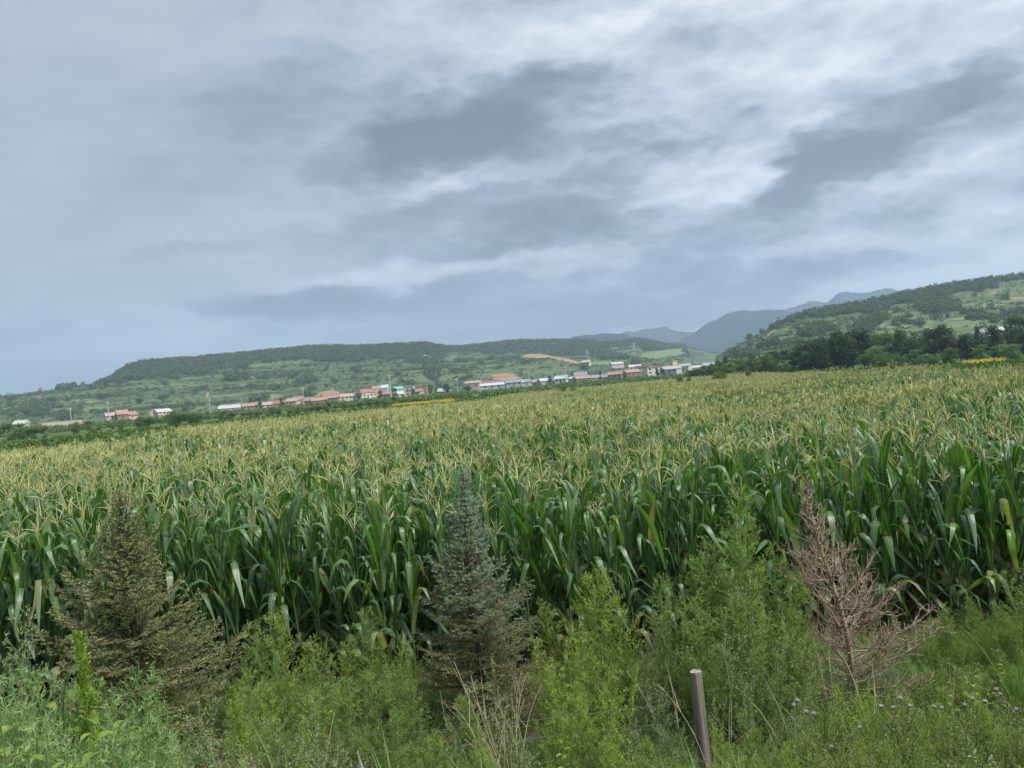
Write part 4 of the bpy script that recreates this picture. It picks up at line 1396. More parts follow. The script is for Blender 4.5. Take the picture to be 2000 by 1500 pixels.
# tall feathery clump right of centre
weed('feather', 1440, 955, 7.9, 'tallest feathery weed with a pointed spire left of the dead spruce', None, 1.45, 'feathery_weed', wide=.85)
G2 = ('feathery weed in the tall green clump left of the dead spruce', 'tall feathery clump left of the dead spruce')
for (px, py, d) in [(1340, 1110, 8.0), (1385, 1080, 7.8), (1430, 1100, 7.6), (1470, 1090, 7.9), (1510, 1120, 7.7), (1545, 1150, 7.6), (1310, 1160, 7.7), (1360, 1190, 7.3), (1420, 1200, 7.2), (1480, 1200, 7.2), (1530, 1230, 7.2), (1400, 1280, 6.9), (1460, 1290, 6.9), (1560, 1260, 7.3)]:
    weed('feather', px, py - 22, d, G2[0], G2[1], 1.45, 'feathery_weed', wide=1.1)
G3 = ('bright yellow green feathery weed right of the blue green spruce', 'bright feathery weeds right of the spruce')
for (px, py, d) in [(1090, 1200, 8.3), (1130, 1165, 8.2), (1170, 1140, 8.0), (1210, 1190, 7.8), (1110, 1290, 7.2), (1150, 1260, 7.0), (1080, 1330, 6.9), (1190, 1330, 6.7), (1130, 1380, 6.2), (1170, 1400, 6.1), (1085, 1420, 6.2), (1060, 1280, 7.6)]:
    weed('feather_b', px, py - 25, d, G3[0], G3[1], 1.35, 'feathery_weed', wide=1.1)
G4 = ('pale grey green weed between the bright and the dark feathery clumps', 'grey green weeds by the fence post')
for (px, py, d) in [(1245, 1215, 7.5), (1275, 1185, 7.7), (1260, 1300, 6.9), (1300, 1340, 6.6), (1230, 1370, 6.3), (1330, 1400, 6.4)]:
    weed('feather_g', px, py, d, G4[0], G4[1], 1.25)
G5 = ('grey green weed with small seed spikes in front of the tall feathery clump', 'grey green seeding weeds')
for (px, py, d) in [(1415, 1185, 6.9), (1455, 1120, 7.2), (1505, 1240, 6.8), (1585, 1210, 6.6), (1450, 1310, 6.0), (1560, 1340, 6.2), (1390, 1350, 6.1)]:
    weed('grey', px, py, d, G5[0], G5[1], 1.2, wide=.8)
# right side behind
G6 = ('dark feathery weed on the right between dead spruce and corn', 'dark feathery weeds at the right')
for (px, py, d) in [(1800, 1200, 8.5), (1840, 1170, 8.7), (1880, 1230, 8.3), (1920, 1190, 8.5), (1965, 1170, 8.2), (2010, 1120, 8.2), (1780, 1280, 7.9), (1830, 1290, 7.6), (1880, 1300, 7.5), (1930, 1290, 7.5), (1980, 1270, 7.4), (2030, 1280, 7.4), (1760, 1340, 7.4), (1705, 1390, 7.0), (1750, 1240, 8.9), (1860, 1180, 9.0), (1900, 1160, 9.0), (1790, 1230, 9.0), (1990, 1190, 8.8), (1720, 1300, 8.6)]:
    weed('feather_d', px, py, d, G6[0], G6[1], 1.4, 'feathery_weed')
weed('mug', 1990, 1100, 7.6, 'tall leafy weed standing at the right edge of the photo', None, 1.2)
weed('yel', 1880, 1290, 6.9, 'yellow green leafy weed right of the dead spruce', None, .8)
weed('yel', 1945, 1320, 6.6, 'yellow green leafy weed nearest the right edge above the thistles', None, .8)
# thistle patch bottom right
G7 = ('grey green thistle with small lilac flower heads at the lower right', 'thistles at the lower right')
for (px, py, d) in [(1558, 1375, 5.9), (1760, 1370, 5.9), (1722, 1385, 5.8), (1840, 1388, 5.7), (1885, 1382, 5.8), (1900, 1370, 5.9), (1955, 1362, 5.9), (1925, 1375, 5.9), (1625, 1462, 5.2), (1940, 1490, 5.0), (1680, 1425, 5.4), (1895, 1480, 5.0), (1590, 1400, 5.6), (1985, 1390, 5.6)]:
    weed('thistle', px, py, d, G7[0], G7[1], .87, 'thistle', 'thistle')
G8 = ('low yellow green weed among the thistles at the lower right', 'low weeds among the thistles')
for k in range(84):
    px = rngw.uniform(1530, 2030); py = rngw.uniform(1345, 1490); d = 6.3 - (py - 1345) / 145 * 1.4 + rngw.normal(0, .1)
    weed(['yel', 'olive', 'yel', 'yel', 'feather_b'][k % 5], px, py, d, {0: 'small narrow leaved yellow green weed', 1: 'small olive weed with fine seed tips', 2: 'low leafy yellow green weed', 3: 'low leafy yellow green weed', 4: 'feathery bright green weed'}[k % 5] + ' among the thistles at the lower right', G8[1], {'yel': .8, 'olive': .9, 'feather_b': 1.35}[['yel', 'olive', 'yel', 'yel', 'feather_b'][k % 5]])
# lower left: blue green ferny weeds close to the camera
G9 = ('blue green ferny weed close to the camera at the lower left', 'ferny weeds at the lower left')
for (px, py, d) in [(40, 1330, 4.3), (100, 1380, 4.2), (180, 1395, 4.4), (240, 1370, 4.8), (290, 1410, 4.7), (60, 1420, 3.7), (150, 1440, 3.7), (220, 1455, 3.8), (320, 1450, 4.6), (-20, 1350, 4.0), (270, 1330, 5.5), (10, 1440, 3.5), (340, 1480, 4.4)]:
    weed('feather_bl', px, py, d, G9[0], G9[1], 1.1, wide=.9)
weed('feather_g', 18, 1215, 4.6, 'tall pale grey green weed at the left edge', None, 1.25, vi=0)
weed('feather_g', 60, 1290, 4.7, 'shorter pale grey green weed next to the one at the left edge', None, 1.25, vi=1)
G10 = ('slim green weed in front of the olive spruce', 'slim weeds in front of the olive spruce')
for (px, py, d) in [(258, 1230, 6.8), (300, 1290, 6.6), (215, 1320, 6.4), (350, 1350, 6.3), (395, 1345, 6.0), (320, 1370, 5.9), (170, 1310, 6.6)]:
    weed('mug', px, py, d, G10[0], G10[1], 1.2, wide=.8)
for (px, py, d, lab) in [(155, 1240, 4.2, 'bright yellow green spiked weed with broad leaves at the lower left'), (462, 1330, 5.6, 'slender yellow green spiked weed right of the soil mound')]:
    v = ray(px, py); x = v.x / v.y * d; gz = float(ground_z(x, d)); h = top_z(px, py, d) - gz
    sp = spike_weed(900 + int(px), 1.5)
    if px > 300: sp = [p for i, p in enumerate(sp) if i < 2 or i % 3 == 0]
    s = h / 1.5
    place('spiked_weed', sp, lab, 'weed', (x, d, gz), 0.6, None, (s, s, s))
G11 = ('grey olive bushy weed along the bottom edge', 'grey olive weeds along the bottom edge')
for (px, py, d) in [(390, 1400, 5.4), (430, 1430, 5.1), (360, 1440, 5.0), (470, 1450, 5.0), (560, 1440, 5.6), (610, 1385, 5.8), (650, 1400, 5.7), (690, 1430, 5.5), (630, 1460, 5.2), (740, 1470, 5.3), (800, 1470, 5.4), (500, 1480, 4.8), (590, 1490, 4.8), (420, 1480, 4.6)]:
    weed(['olive', 'grey'][rngw.randint(2)], px, py, d, G11[0], G11[1], 1.05)
G12 = ('green weed at the foot of the blue green spruce', 'green weeds at the foot of the spruce')
for (px, py, d) in [(880, 1390, 6.4), (910, 1340, 6.9), (960, 1290, 7.0), (1000, 1360, 6.5), (850, 1430, 6.0), (940, 1440, 5.9), (1020, 1430, 5.9), (890, 1470, 5.5), (980, 1480, 5.4), (1200, 1450, 5.6), (1260, 1440, 5.7), (1310, 1460, 5.5), (1420, 1420, 5.5), (1480, 1400, 5.6), (1500, 1450, 5.2), (1350, 1480, 5.2)]:
    vv = ['mug', 'feather_d', 'grey', 'feather_b'][rngw.randint(4)]
    weed(vv, px, py, d, G12[0] if px < 1100 else 'green weed around the foot of the grey fence post', G12[1] if px < 1100 else 'green weeds around the fence post', {'mug': 1.2, 'feather_d': 1.4, 'grey': 1.2, 'feather_b': 1.35}[vv], wide=1.1)

for (px, py, d) in [(70, 1300, 4.5), (120, 1345, 4.3), (205, 1330, 4.6), (20, 1400, 3.9), (250, 1400, 4.6), (300, 1360, 5.6), (170, 1420, 3.9), (95, 1455, 3.5)]:
    weed('broad', px, py, d, 'broad leaved yellow green weed among the ferny weeds at the lower left', 'broad leaved weeds at the lower left', .9)
for (px, py, d) in [(1895, 1310, 6.7), (1925, 1345, 6.5), (1860, 1350, 6.5), (1950, 1290, 7.0), (1100, 1440, 5.6), (1880, 1400, 6.0), (640, 1280, 7.9), (1230, 1420, 5.7)]:
    weed('broad', px, py, d, 'broad leaved yellow green weed in the verge', 'broad leaved weeds in the verge', .9)
for k, (px, py, d) in enumerate([(820, 1330, 7.0), (600, 1330, 6.6), (1330, 1250, 6.8), (1290, 1240, 7.1), (1470, 1330, 6.0), (1700, 1330, 6.6), (1840, 1330, 6.6), (540, 1400, 5.6), (1620, 1250, 6.7), (1150, 1340, 6.3)]):
    x_ = ray(px, py).x / ray(px, py).y * d
    place('dry_weed', dry_stalks(1400 + k, max(.3, top_z(px, py, d) - float(ground_z(x_, d))), 2), 'thin bleached dry stem poking out of the green weeds', 'dry plant', (x_, d, float(ground_z(x_, d))), k * 1.7, 'bleached dry stems among the weeds')
# dry stalks
t = place('dry_stalks', dry_stalks(31, 1.25, 16), 'clump of bleached dry stalks right of the blue green spruce', 'dry plant', ground_pt(985, 1420, 6.6), 0.4)
t = place('dry_stalks', dry_stalks(33, .75, 8), 'low tangle of dry stems at the foot of the dead spruce', 'dry plant', ground_pt(1760, 1400, 6.9), 1.4)
t = place('dry_stalks', dry_stalks(35, 1.15, 3), 'single thin dry stem rising beside the fence post', 'dry plant', ground_pt(1400, 1400, 5.75), 2.2)
# seed grass
x = ground_pt(1213, 1480, 4.9); h = top_z(1225, 1308, 4.9) - x[2]
place('seed_grass', seed_grass(3, h), 'tall grass stem with a pale nodding seed head left of the fence post', 'grass', x)
gt = [grass_tuft(700 + i, .75, 19, .011) for i in range(4)]
Gg = ('tuft of long green grass blades between the weeds', 'long grass tufts between the weeds')
for (px, py, d) in [(1590, 1290, 6.2), (1540, 1330, 6.4), (1620, 1330, 6.3), (1290, 1410, 5.8), (1250, 1450, 5.4), (930, 1420, 5.6), (990, 1460, 5.3), (560, 1400, 5.7), (840, 1440, 5.7), (1700, 1290, 6.8), (1980, 1200, 7.0), (1360, 1450, 5.3), (760, 1440, 5.6), (880, 1460, 5.3), (1440, 1440, 5.3), (1060, 1460, 5.3)]:
    v = ray(px, py); x = v.x / v.y * d; gz = float(ground_z(x, d)); s = (top_z(px, py, d) - gz) / .75
    o = obj('grass_tuft', gt[rngw.randint(4)], None, (x, d, gz)); o.scale = (min(s, 1.2),) * 2 + (s,); o.rotation_euler = (0, 0, rngw.uniform(0, 6.28))
    tag(o, Gg[0], 'grass', Gg[1])


# undergrowth: low mixed plants filling the verge
def low_plant(seed, mat, h, kind):
    rng = rs(seed); mb = MB()
    n = 26
    for k in range(n):
        a = rng.uniform(0, 6.28); l = h * rng.uniform(.4, 1.1); th = rng.uniform(.1, .9)
        d = np.array([math.sin(th) * math.cos(a), math.sin(th) * math.sin(a), math.cos(th)])
        m = 14; q = np.linspace(.15, 1, m)
        P = d * (q * l)[:, None] + np.array([*rng.normal(0, .03, 2), 0])
        if kind == 'fine':
            m2 = m * 5; ii = np.repeat(np.arange(m), 5)
            V, F = blades(P[ii] + rng.normal(0, .008, (m2, 3)), norm(rand_dirs(rng, m2) + d * .8), .035, .0042, rng)
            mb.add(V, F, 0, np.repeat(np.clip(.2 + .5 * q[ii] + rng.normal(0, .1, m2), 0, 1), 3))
        else:
            V, F = diamonds(P, norm(rand_dirs(rng, m) + d * .4), .055, .017, rng, d, .15)
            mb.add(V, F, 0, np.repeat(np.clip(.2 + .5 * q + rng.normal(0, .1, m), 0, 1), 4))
        mb.tube([P[0] * 0, P[-1]], [.0022, .001], 3, 0, .2, cap=False)
    return mb.mesh('low_plant', [M[mat]])


low = [low_plant(800, 'w_green', .5, 'fine'), low_plant(801, 'w_bright', .45, 'fine'), low_plant(802, 'w_grey', .45, 'leaf'), low_plant(803, 'w_olive', .4, 'fine'),
       low_plant(804, 'w_green', .4, 'leaf'), low_plant(805, 'w_blue', .45, 'fine'), low_plant(806, 'w_green', .5, 'fine'), low_plant(807, 'w_grey', .4, 'fine')]
n = 3600
X = rngw.uniform(-9, 9, n); Y = rngw.uniform(1.9, 9.6, n)
dm = ((X + 2.85) / .75) ** 2 + ((Y - 7.2) / .45) ** 2
k = (dm > 1) & (fbm(X * 1.1, Y * 1.1, 91, 3) > .22) & ~((Y < 3.0) & (np.abs(X) < 1.6))
X, Y = X[k], Y[k]
idx = (fbm(X * .7, Y * .7, 93, 2) * 7 + rngw.uniform(0, 3.5, len(X))).astype(int) % 8
gn_scatter('undergrowth', low, np.stack([X, Y, ground_z(X, Y) - .01], 1), rngw.uniform(0, 6.28, len(X)), rngw.uniform(.55, 1.25, len(X)) * np.where(Y < 4.5, .55, .8), idx, label='low mixed weeds covering the verge')

# clods of soil on the mound
def clod(seed):
    rng = rs(seed); mb = MB()
    n, m_ = 8, 6
    u = np.arange(n) * 2 * np.pi / n; w = np.linspace(.05, np.pi - .05, m_)
    V = np.stack([np.outer(np.sin(w), np.cos(u)), np.outer(np.sin(w), np.sin(u)), np.outer(np.cos(w), np.ones(n))], -1).reshape(-1, 3)
    V *= (1 + rng.normal(0, .13, (len(V), 1))) * np.array([1, .8, .6])
    i = np.arange(m_ - 1)[:, None] * n; j = np.arange(n)[None]
    F = np.stack([i + j, i + n + j, i + n + (j + 1) % n, i + (j + 1) % n], -1).reshape(-1, 4)
    mb.add(V, F); return mb.mesh('clod', [M['clod']], False)


M['clod'] = plain_mat('reddish_soil', (.19, .12, .085), .95, .05, 14, .35, .8)
clods = [clod(i) for i in range(4)]
n = 260
X = -2.85 + rngw.normal(0, .5, n); Y = 7.2 + rngw.normal(0, .3, n)
gn_scatter('soil_clods', clods, np.stack([X, Y, ground_z(X, Y)], 1), rngw.uniform(0, 6.28, n), rngw.uniform(.012, .06, n), rngw.randint(0, 4, n), label='crumbled reddish soil on the small mound')

# ------------------------------------------------------------------ fence
def post_mesh():
    mb = MB(); k = 14; rng = rs(4)
    zs = np.array([-.2, 0, .3, .6, .9, 1.1, 1.26, 1.272]); V = []
    prof = 1 + rng.normal(0, .035, k); prof[5] *= .80
    for i, z in enumerate(zs):
        r = .045 * (1 - .02 * z) * (.94 if i == len(zs) - 1 else 1)
        for j in range(k):
            a = j * 2 * np.pi / k; q = r * prof[j] * (1 + rng.normal(0, .008))
            V.append((q * math.cos(a), q * math.sin(a), z + (rng.normal(0, .003) if i >= len(zs) - 2 else 0)))
    n = len(zs)
    F = [(i * k + j, i * k + (j + 1) % k, (i + 1) * k + (j + 1) % k, (i + 1) * k + j) for i in range(n - 1) for j in range(k)]
    mb.add(V, F)
    c = len(V); top = V[-k:] + [(0, 0, 1.270)]
    mb.add(top, [(j, (j + 1) % k, k) for j in range(k)], 1)
    return mb.mesh('fence_post', [M['post_wood'], plain_mat('cut_post_end', (.30, .27, .22), .85, .1, 25, .4, .5)])


pp = ground_pt(1372, 1400, 5.8)
o = tag(obj('fence_post', post_mesh(), None, (pp[0], pp[1], top_z(1365, 1310, 5.8) - 1.272)), 'round weathered grey wooden fence post with a split side', 'fence post')
o.rotation_euler = (0, R(-1.0), 0)
mb = MB(); rng = rs(6)
for j, (dx, hh) in enumerate([(-.012, .17), (.0, .26), (.014, .20), (.026, .12)]):
    mb.tube([(dx, .006 * (j % 2), -.6), (dx, 0, -.05), (dx * .8 - .004, 0, hh * .6 - .12), (dx * .5 - .02, 0, hh - .12)], [.017, .016, .011, .002], 5)
o = tag(obj('broken_stake', mb.mesh('broken_stake', [plain_mat('bleached_wood', (.33, .30, .27), .85, .1, 18, .4, .6)]), None, (ground_pt(706, 1490, 5.3)[0], 5.3, top_z(700, 1466, 5.3) - .14)), 'splintered pale end of a broken stake at the bottom edge', 'stake')
for (z, lab, sag) in ((1.08, 'upper rusty fence wire running left from the post', .03), (.94, 'lower rusty fence wire running left from the post', .02)):
    mb = MB(); xs = np.linspace(-8, pp[0], 60)
    P = np.stack([xs, 5.86 + 0 * xs, z + .012 * np.sin(xs * 1.9) - sag * np.abs(np.sin((xs - pp[0]) * math.pi / 3.5))], 1)
    mb.tube(P, .0013, 4)
    tag(obj('fence_wire', mb.mesh('fence_wire', [M['wire']])), lab, 'wire')


# ------------------------------------------------------------------ trees
def crown_mesh(seed, H, W, n, leaf, mat, lobes=12, z0=.15, shape='round'):
    rng = rs(seed); mb = MB()
    Cn, Rn = [], []
    for k in range(lobes):
        f = rng.uniform(0, 1)
        if shape == 'column':
            rad = W * .5 * .5 * math.sin(math.pi * min(.95, .15 + f * .8)) ; a = rng.uniform(0, 6.28)
            Cn.append((rad * math.cos(a) * .6, rad * math.sin(a) * .6, H * (z0 + (1 - z0) * (.08 + .86 * f)))); Rn.append((W * .24, H * .11))
        else:
            rad = W * .5 * .62 * math.sin(math.pi * (.12 + .76 * f)) * rng.uniform(.5, 1.1); a = rng.uniform(0, 6.28)
            Cn.append((rad * math.cos(a), rad * math.sin(a), H * (z0 + (1 - z0) * (.14 + .74 * f)))); Rn.append((W * rng.uniform(.16, .26), H * rng.uniform(.09, .15)))
    Cn = np.array(Cn); Rn = np.array(Rn)
    i = rng.randint(0, lobes, n)
    d = rand_dirs(rng, n); q = rng.rand(n) ** .45
    P = Cn[i] + d * np.stack([Rn[i, 0], Rn[i, 0], Rn[i, 1]], 1) * q[:, None]
    D = norm(rand_dirs(rng, n) + .6 * d)
    V, F = diamonds(P, D, leaf * rng.uniform(.6, 1.3, n), leaf * .75, rng, d)
    lob = rng.normal(0, .14, lobes)
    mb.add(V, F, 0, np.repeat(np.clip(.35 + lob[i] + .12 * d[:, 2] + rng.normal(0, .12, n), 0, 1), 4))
    T = MB(); r0 = .018 * H
    T.tube([(0, 0, -.3), (0, 0, H * .3), (.02 * H, 0, H * .6), (0, 0, H * .9)], [r0, r0 * .8, r0 * .5, r0 * .1], 6)
    for k in range(min(6, lobes)):
        c = Cn[k]; T.tube([(0, 0, H * .25 + .1 * k), tuple(c * .6 + np.array([0, 0, H * .1])), tuple(c)], [r0 * .4, r0 * .25, r0 * .08], 4)
    return [('trunk', T.mesh('tree_trunk', [M['bark']], True)), ('crown', mb.mesh('tree_crown', [M[mat]]), 'stuff')]


TREES = {
    'dark': [crown_mesh(1000 + i, 10, 6.0, 2600, .42, 't_dark', 22, .0) for i in range(4)],
    'mid': [crown_mesh(1010 + i, 10, 7.0, 2400, .42, 't_mid', 18, .05) for i in range(4)],
    'light': [crown_mesh(1020 + i, 10, 9.0, 2000, .50, 't_light', 14, .02) for i in range(4)],
    'column': [crown_mesh(1030 + i, 10, 2.2, 1100, .32, 't_mid', 14, .08, 'column') for i in range(3)],
    'bush': [crown_mesh(1040 + i, 3, 4.4, 1500, .20, 't_light', 12, .0) for i in range(3)],
    'willow': [crown_mesh(1050 + i, 6, 6.2, 2000, .32, 't_light', 12, .03) for i in range(3)],
}
BASEH = {'dark': 10, 'mid': 10, 'light': 10, 'column': 10, 'bush': 3, 'willow': 6}
rt = rs(555)


def tree(kind, px, py_top, d, label, group=None, wpx=None, name='tree', cat='tree'):
    v = ray(px, py_top); h_ = math.hypot(v.x, v.y)
    x = v.x / h_ * d; y = v.y / h_ * d
    gz = float(surf(x, y)); top = CAM_H + v.z / h_ * d
    h = max(1.2, top - gz)
    s = h / BASEH[kind]
    ws = s
    W0 = {'dark': 6., 'mid': 7., 'light': 9., 'column': 2.2, 'bush': 4.4, 'willow': 6.2}[kind]
    if wpx: ws = wpx / F_PX * d / (W0 * .9)
    return place(name, TREES[kind][rt.randint(len(TREES[kind]))], label, cat, (x, y, gz - .1), rt.uniform(0, 6.28), group, (ws, ws, s))


# right-hand wood: (px, py of top, width px, kind)
GR = ('dark tree in the long row at the edge of the valley on the right', 'dark trees in the right-hand row')
for (px, py, w, k, d) in [(1440, 698, 26, 'mid', 250), (1462, 690, 30, 'mid', 250), (1485, 692, 26, 'mid', 245), (1510, 684, 30, 'dark', 245), (1540, 676, 32, 'dark', 240), (1565, 664, 32, 'dark', 240), (1590, 660, 30, 'dark', 238), (1612, 651, 32, 'dark', 235),
                          (1635, 645, 34, 'dark', 235), (1660, 640, 34, 'dark', 232), (1682, 643, 30, 'dark', 232), (1708, 645, 34, 'mid', 250), (1735, 645, 34, 'mid', 250), (1760, 640, 30, 'dark', 245), (1785, 645, 30, 'mid', 240), (1812, 640, 30, 'dark', 235),
                          (1838, 632, 40, 'dark', 232), (1862, 650, 26, 'mid', 240), (1945, 640, 26, 'dark', 245), (1650, 650, 40, 'dark', 228), (1600, 668, 36, 'dark', 226), (1570, 680, 30, 'dark', 226), (1700, 655, 36, 'mid', 240), (1770, 655, 30, 'mid', 238)]:
    tree(k, px, py, d, GR[0] if k == 'dark' else 'mid green tree in the long row at the edge of the valley on the right', GR[1] if k == 'dark' else 'mid green trees in the right-hand row', w * 1.25)
tree('dark', 1884, 646, 222, 'broad dark round tree standing alone left of the poplars', None, 46)
tree('dark', 1936, 634, 222, 'dark spreading tree right of the broad round tree', None, 40)
tree('dark', 1908, 634, 250, 'narrow dark tree between the two dark round trees', None, 16)
tree('dark', 1998, 640, 220, 'dark tree cut off by the right edge', None, 34)
for (px, py) in [(1964, 628), (1972, 616), (1980, 606), (1990, 605), (1999, 612)]:
    tree('column', px, py, 300, 'tall slender poplar at the right edge behind the trees', 'slender poplars at the right edge', 14, 'poplar_tree')
GL = ('rounded light green shrub in front of the dark right-hand trees', 'light shrubs in front of the right-hand trees')
for (px, py, w) in [(1705, 675, 44), (1722, 688, 30), (1752, 690, 26), (1783, 680, 30), (1805, 690, 28), (1852, 674, 28), (1480, 700, 34), (1500, 690, 30), (1530, 700, 24), (1825, 688, 24), (1915, 670, 26), (1975, 668, 36), (1950, 672, 30), (1425, 706, 30), (1400, 708, 26), (1450, 704, 28)]:
    tree('light', px, py, 205 + rt.uniform(-6, 6), GL[0], GL[1], w * 1.2, 'shrub', 'shrub')
# darker clump at the valley mouth
tree('dark', 1418, 691, 300, 'dark tree at the foot of the right-hand hill', None, 26)
GV = ('bushy green tree on the low bank at the foot of the right-hand hill', 'trees on the low bank')
for (px, py, w) in [(1376, 712, 22), (1392, 708, 22), (1405, 702, 24), (1432, 700, 30), (1448, 697, 30), (1360, 718, 22), (1345, 722, 20)]:
    tree('mid', px, py, 285, GV[0], GV[1], w * 1.2)
# bushes standing in the corn
for (px, py, d, w, lab) in [(1098, 750, 92, 22, 'left half of the pair of green bushes in the corn field'), (1118, 751, 92, 22, 'right half of the pair of green bushes in the corn field'),
                            (1405, 722, 90, 32, 'round green bush in the corn field below the valley mouth'), (1461, 719, 95, 22, 'small round green bush in the corn just left of the dark tree row'),
                            (1326, 727, 90, 16, 'thin sapling in the corn near the white two storey building'), (1345, 733, 88, 10, 'smallest thin sapling in the corn'), (1742, 706, 80, 10, 'small bush at the corn edge below the dark trees')]:
    tree('bush', px, py, d, lab, None, w * 1.25, 'bush', 'bush')
# left-hand trees beyond the field
for (px, py, w, k, lab) in [(14, 825, 26, 'willow', 'green tree at the far left edge beyond the corn'), (38, 824, 22, 'willow', 'light green tree second from the left edge'), (66, 826, 26, 'willow', 'dark green tree left of the bare wall'), (86, 830, 14, 'willow', 'narrow tree beside the bare wall at far left'),
                            (148, 822, 16, 'willow', 'round tree just right of the bare wall'), (174, 820, 20, 'willow', 'dark round tree behind the left field edge'), (192, 834, 10, 'willow', 'tiny round tree behind the left field edge'), (217, 828, 12, 'willow', 'small round tree left of the orange roofs'), (233, 820, 14, 'willow', 'tree in front of the orange roofs'),
                            (272, 812, 16, 'willow', 'slim tree left of the orange earth bank'), (290, 808, 20, 'willow', 'taller dark tree in front of the orange earth bank')]:
    tree(k, px, py, 195, lab, None, w * 1.2)
GW = ('bushy green willow in the dense group beyond the left part of the field', 'dense willow group')
for (px, py, w) in [(338, 801, 26), (352, 799, 26), (366, 800, 26), (380, 802, 22)]:
    tree('willow', px, py, 195, GW[0], GW[1], w * 1.25)
GH = ('low green tree in the row between the field and the village', 'low trees between field and village')
for k in range(26):
    px = 425 + k * 15.5 + rt.uniform(-4, 4); py = hor_y(px) + rt.uniform(1, 7) + 3 * (k % 3 == 0)
    tree('willow', px, py, rt.uniform(215, 250), GH[0], GH[1], rt.uniform(16, 24))
GM = ('small dark bush by the far field edge below the village', 'bushes by the far field edge')
for (px, py) in [(1170, 744), (1195, 742), (1235, 738), (940, 765), (965, 764), (985, 762), (1020, 759), (1060, 756), (735, 790), (765, 786)]:
    tree('willow', px, py + 2, 230, GM[0], GM[1], rt.uniform(12, 20), 'bush', 'bush')
for (px, py) in [(1293, 724), (1284, 728)]:
    tree('dark', px, py - 8, 430, 'dark columnar tree beside the white two storey building', 'dark trees by the two storey building', 10)
for (px, py, w, lab) in [(872, 748, 16, 'dark tree left of the cream box building'), (912, 752, 18, 'dark tree just behind the cream box building'), (770, 758, 12, 'green tree beside the white village house')]:
    tree('dark', px, py, 560, lab, None, w)
# two lone trees on the left ridge
for (px, py, w, lab) in [(178, 751, 5, 'lone tree on the left skyline'), (207, 745, 6, 'lone tree just below the wooded cap of the left hill')]:
    x, y, z = hit(px, py + 8); dd = math.hypot(x, y) * .995
    tree('dark', px, py, dd, lab, None, w * 1.3)

# woods, bushes and terrace hedges on the hills
def clump(seed, mat, n=34, h=5., w=5., leaf=1.5):
    rng = rs(seed); mb = MB()
    d = rand_dirs(rng, n); q = rng.rand(n) ** .4
    P = d * np.array([w * .5, w * .5, h * .5]) * q[:, None] + np.array([0, 0, h * .48])
    V, F = diamonds(P, norm(rand_dirs(rng, n) + .4 * d), leaf * rng.uniform(.6, 1.2, n), leaf * .8, rng, d)
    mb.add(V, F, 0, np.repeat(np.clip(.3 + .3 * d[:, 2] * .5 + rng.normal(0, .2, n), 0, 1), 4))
    return mb.mesh('tree_clump', [M[mat]])


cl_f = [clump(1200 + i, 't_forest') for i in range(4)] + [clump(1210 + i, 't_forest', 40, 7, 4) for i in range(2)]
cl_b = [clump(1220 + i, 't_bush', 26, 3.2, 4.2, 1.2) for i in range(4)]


def hill_scatter(h, which, nf, nb, seed, name_f, name_b):
    rng = rs(seed)
    a0, a1 = h.az[0] + .02, h.az[-1] - .02
    n = (nf + nb) * 5
    a = rng.uniform(a0, a1, n); q = rng.uniform(.04, 1.06, n)
    rr = h.rid(a); r = h.r0 + (rr - h.r0) * q
    X = r * np.sin(a); Y = r * np.cos(a); Z = h.z(X, Y)
    px, py = project(np.stack([X, Y, Z], 1))
    fm = forest_mask(px, py, which); so = blob(px, py, SOIL)
    k = np.where((fm > .45) & (so < .3))[0]; k = rng.permutation(k)[:nf]
    P = np.stack([X, Y, Z - .6], 1)
    gn_scatter(name_f, cl_f, P[k], rng.uniform(0, 6.28, len(k)), rng.uniform(.5, 1.1, len(k)) * (1.15 if which == 'left' else 1), rng.randint(0, 6, len(k)))
    # hedges follow terrace edges: narrow bands of height
    band = fbm(X / 130., Z / 5.5, seed + 3, 3)
    patch = fbm(X / 90., Y / 90., seed + 5, 3)
    k = np.where((fm <= .5) & (so < .2) & (((band > .52) & (band < .60)) | (patch > .72) | (rng.rand(n) < .10)) & (blob(px, py, PALE) < .4))[0]; k = rng.permutation(k)[:nb]
    gn_scatter(name_b, cl_b, P[k] + np.array([0, 0, .5]), -np.arctan2(X[k], Y[k]) + rng.normal(0, .4, len(k)), np.stack([rng.uniform(.5, 1.3, len(k)), rng.uniform(.4, .8, len(k)), rng.uniform(.3, .8, len(k))], 1), rng.randint(0, 4, len(k)))


hill_scatter(hill_left, 'left', 20000, 11000, 71, 'forest', 'hill_bushes')
hill_scatter(hill_right, 'right', 6500, 2200, 73, 'forest', 'hill_bushes')

# plain between the field and the village: orchard rows, low crops, hedges
rp = rs(91)
n = 2600
a = rp.uniform(az_of(-300), az_of(1420), n); r = rp.choice([300, 350, 410, 480], n) + rp.normal(0, 4, n)
g = fbm(a * 14, r / 60., 95, 3); k = g > .42
a, r = a[k], r[k]; X = r * np.sin(a); Y = r * np.cos(a)
gn_scatter('valley_trees', cl_b + [clump(1230, 't_light', 40, 4.5, 5), clump(1231, 't_light', 40, 4.0, 5)], np.stack([X, Y, ground_z(X, Y) - .2], 1), rp.uniform(0, 6.28, len(X)), rp.uniform(.25, .55, len(X)), np.where(rp.rand(len(X)) < .65, rp.randint(4, 6, len(X)), rp.randint(0, 4, len(X))), label='bands of small trees across the valley floor')

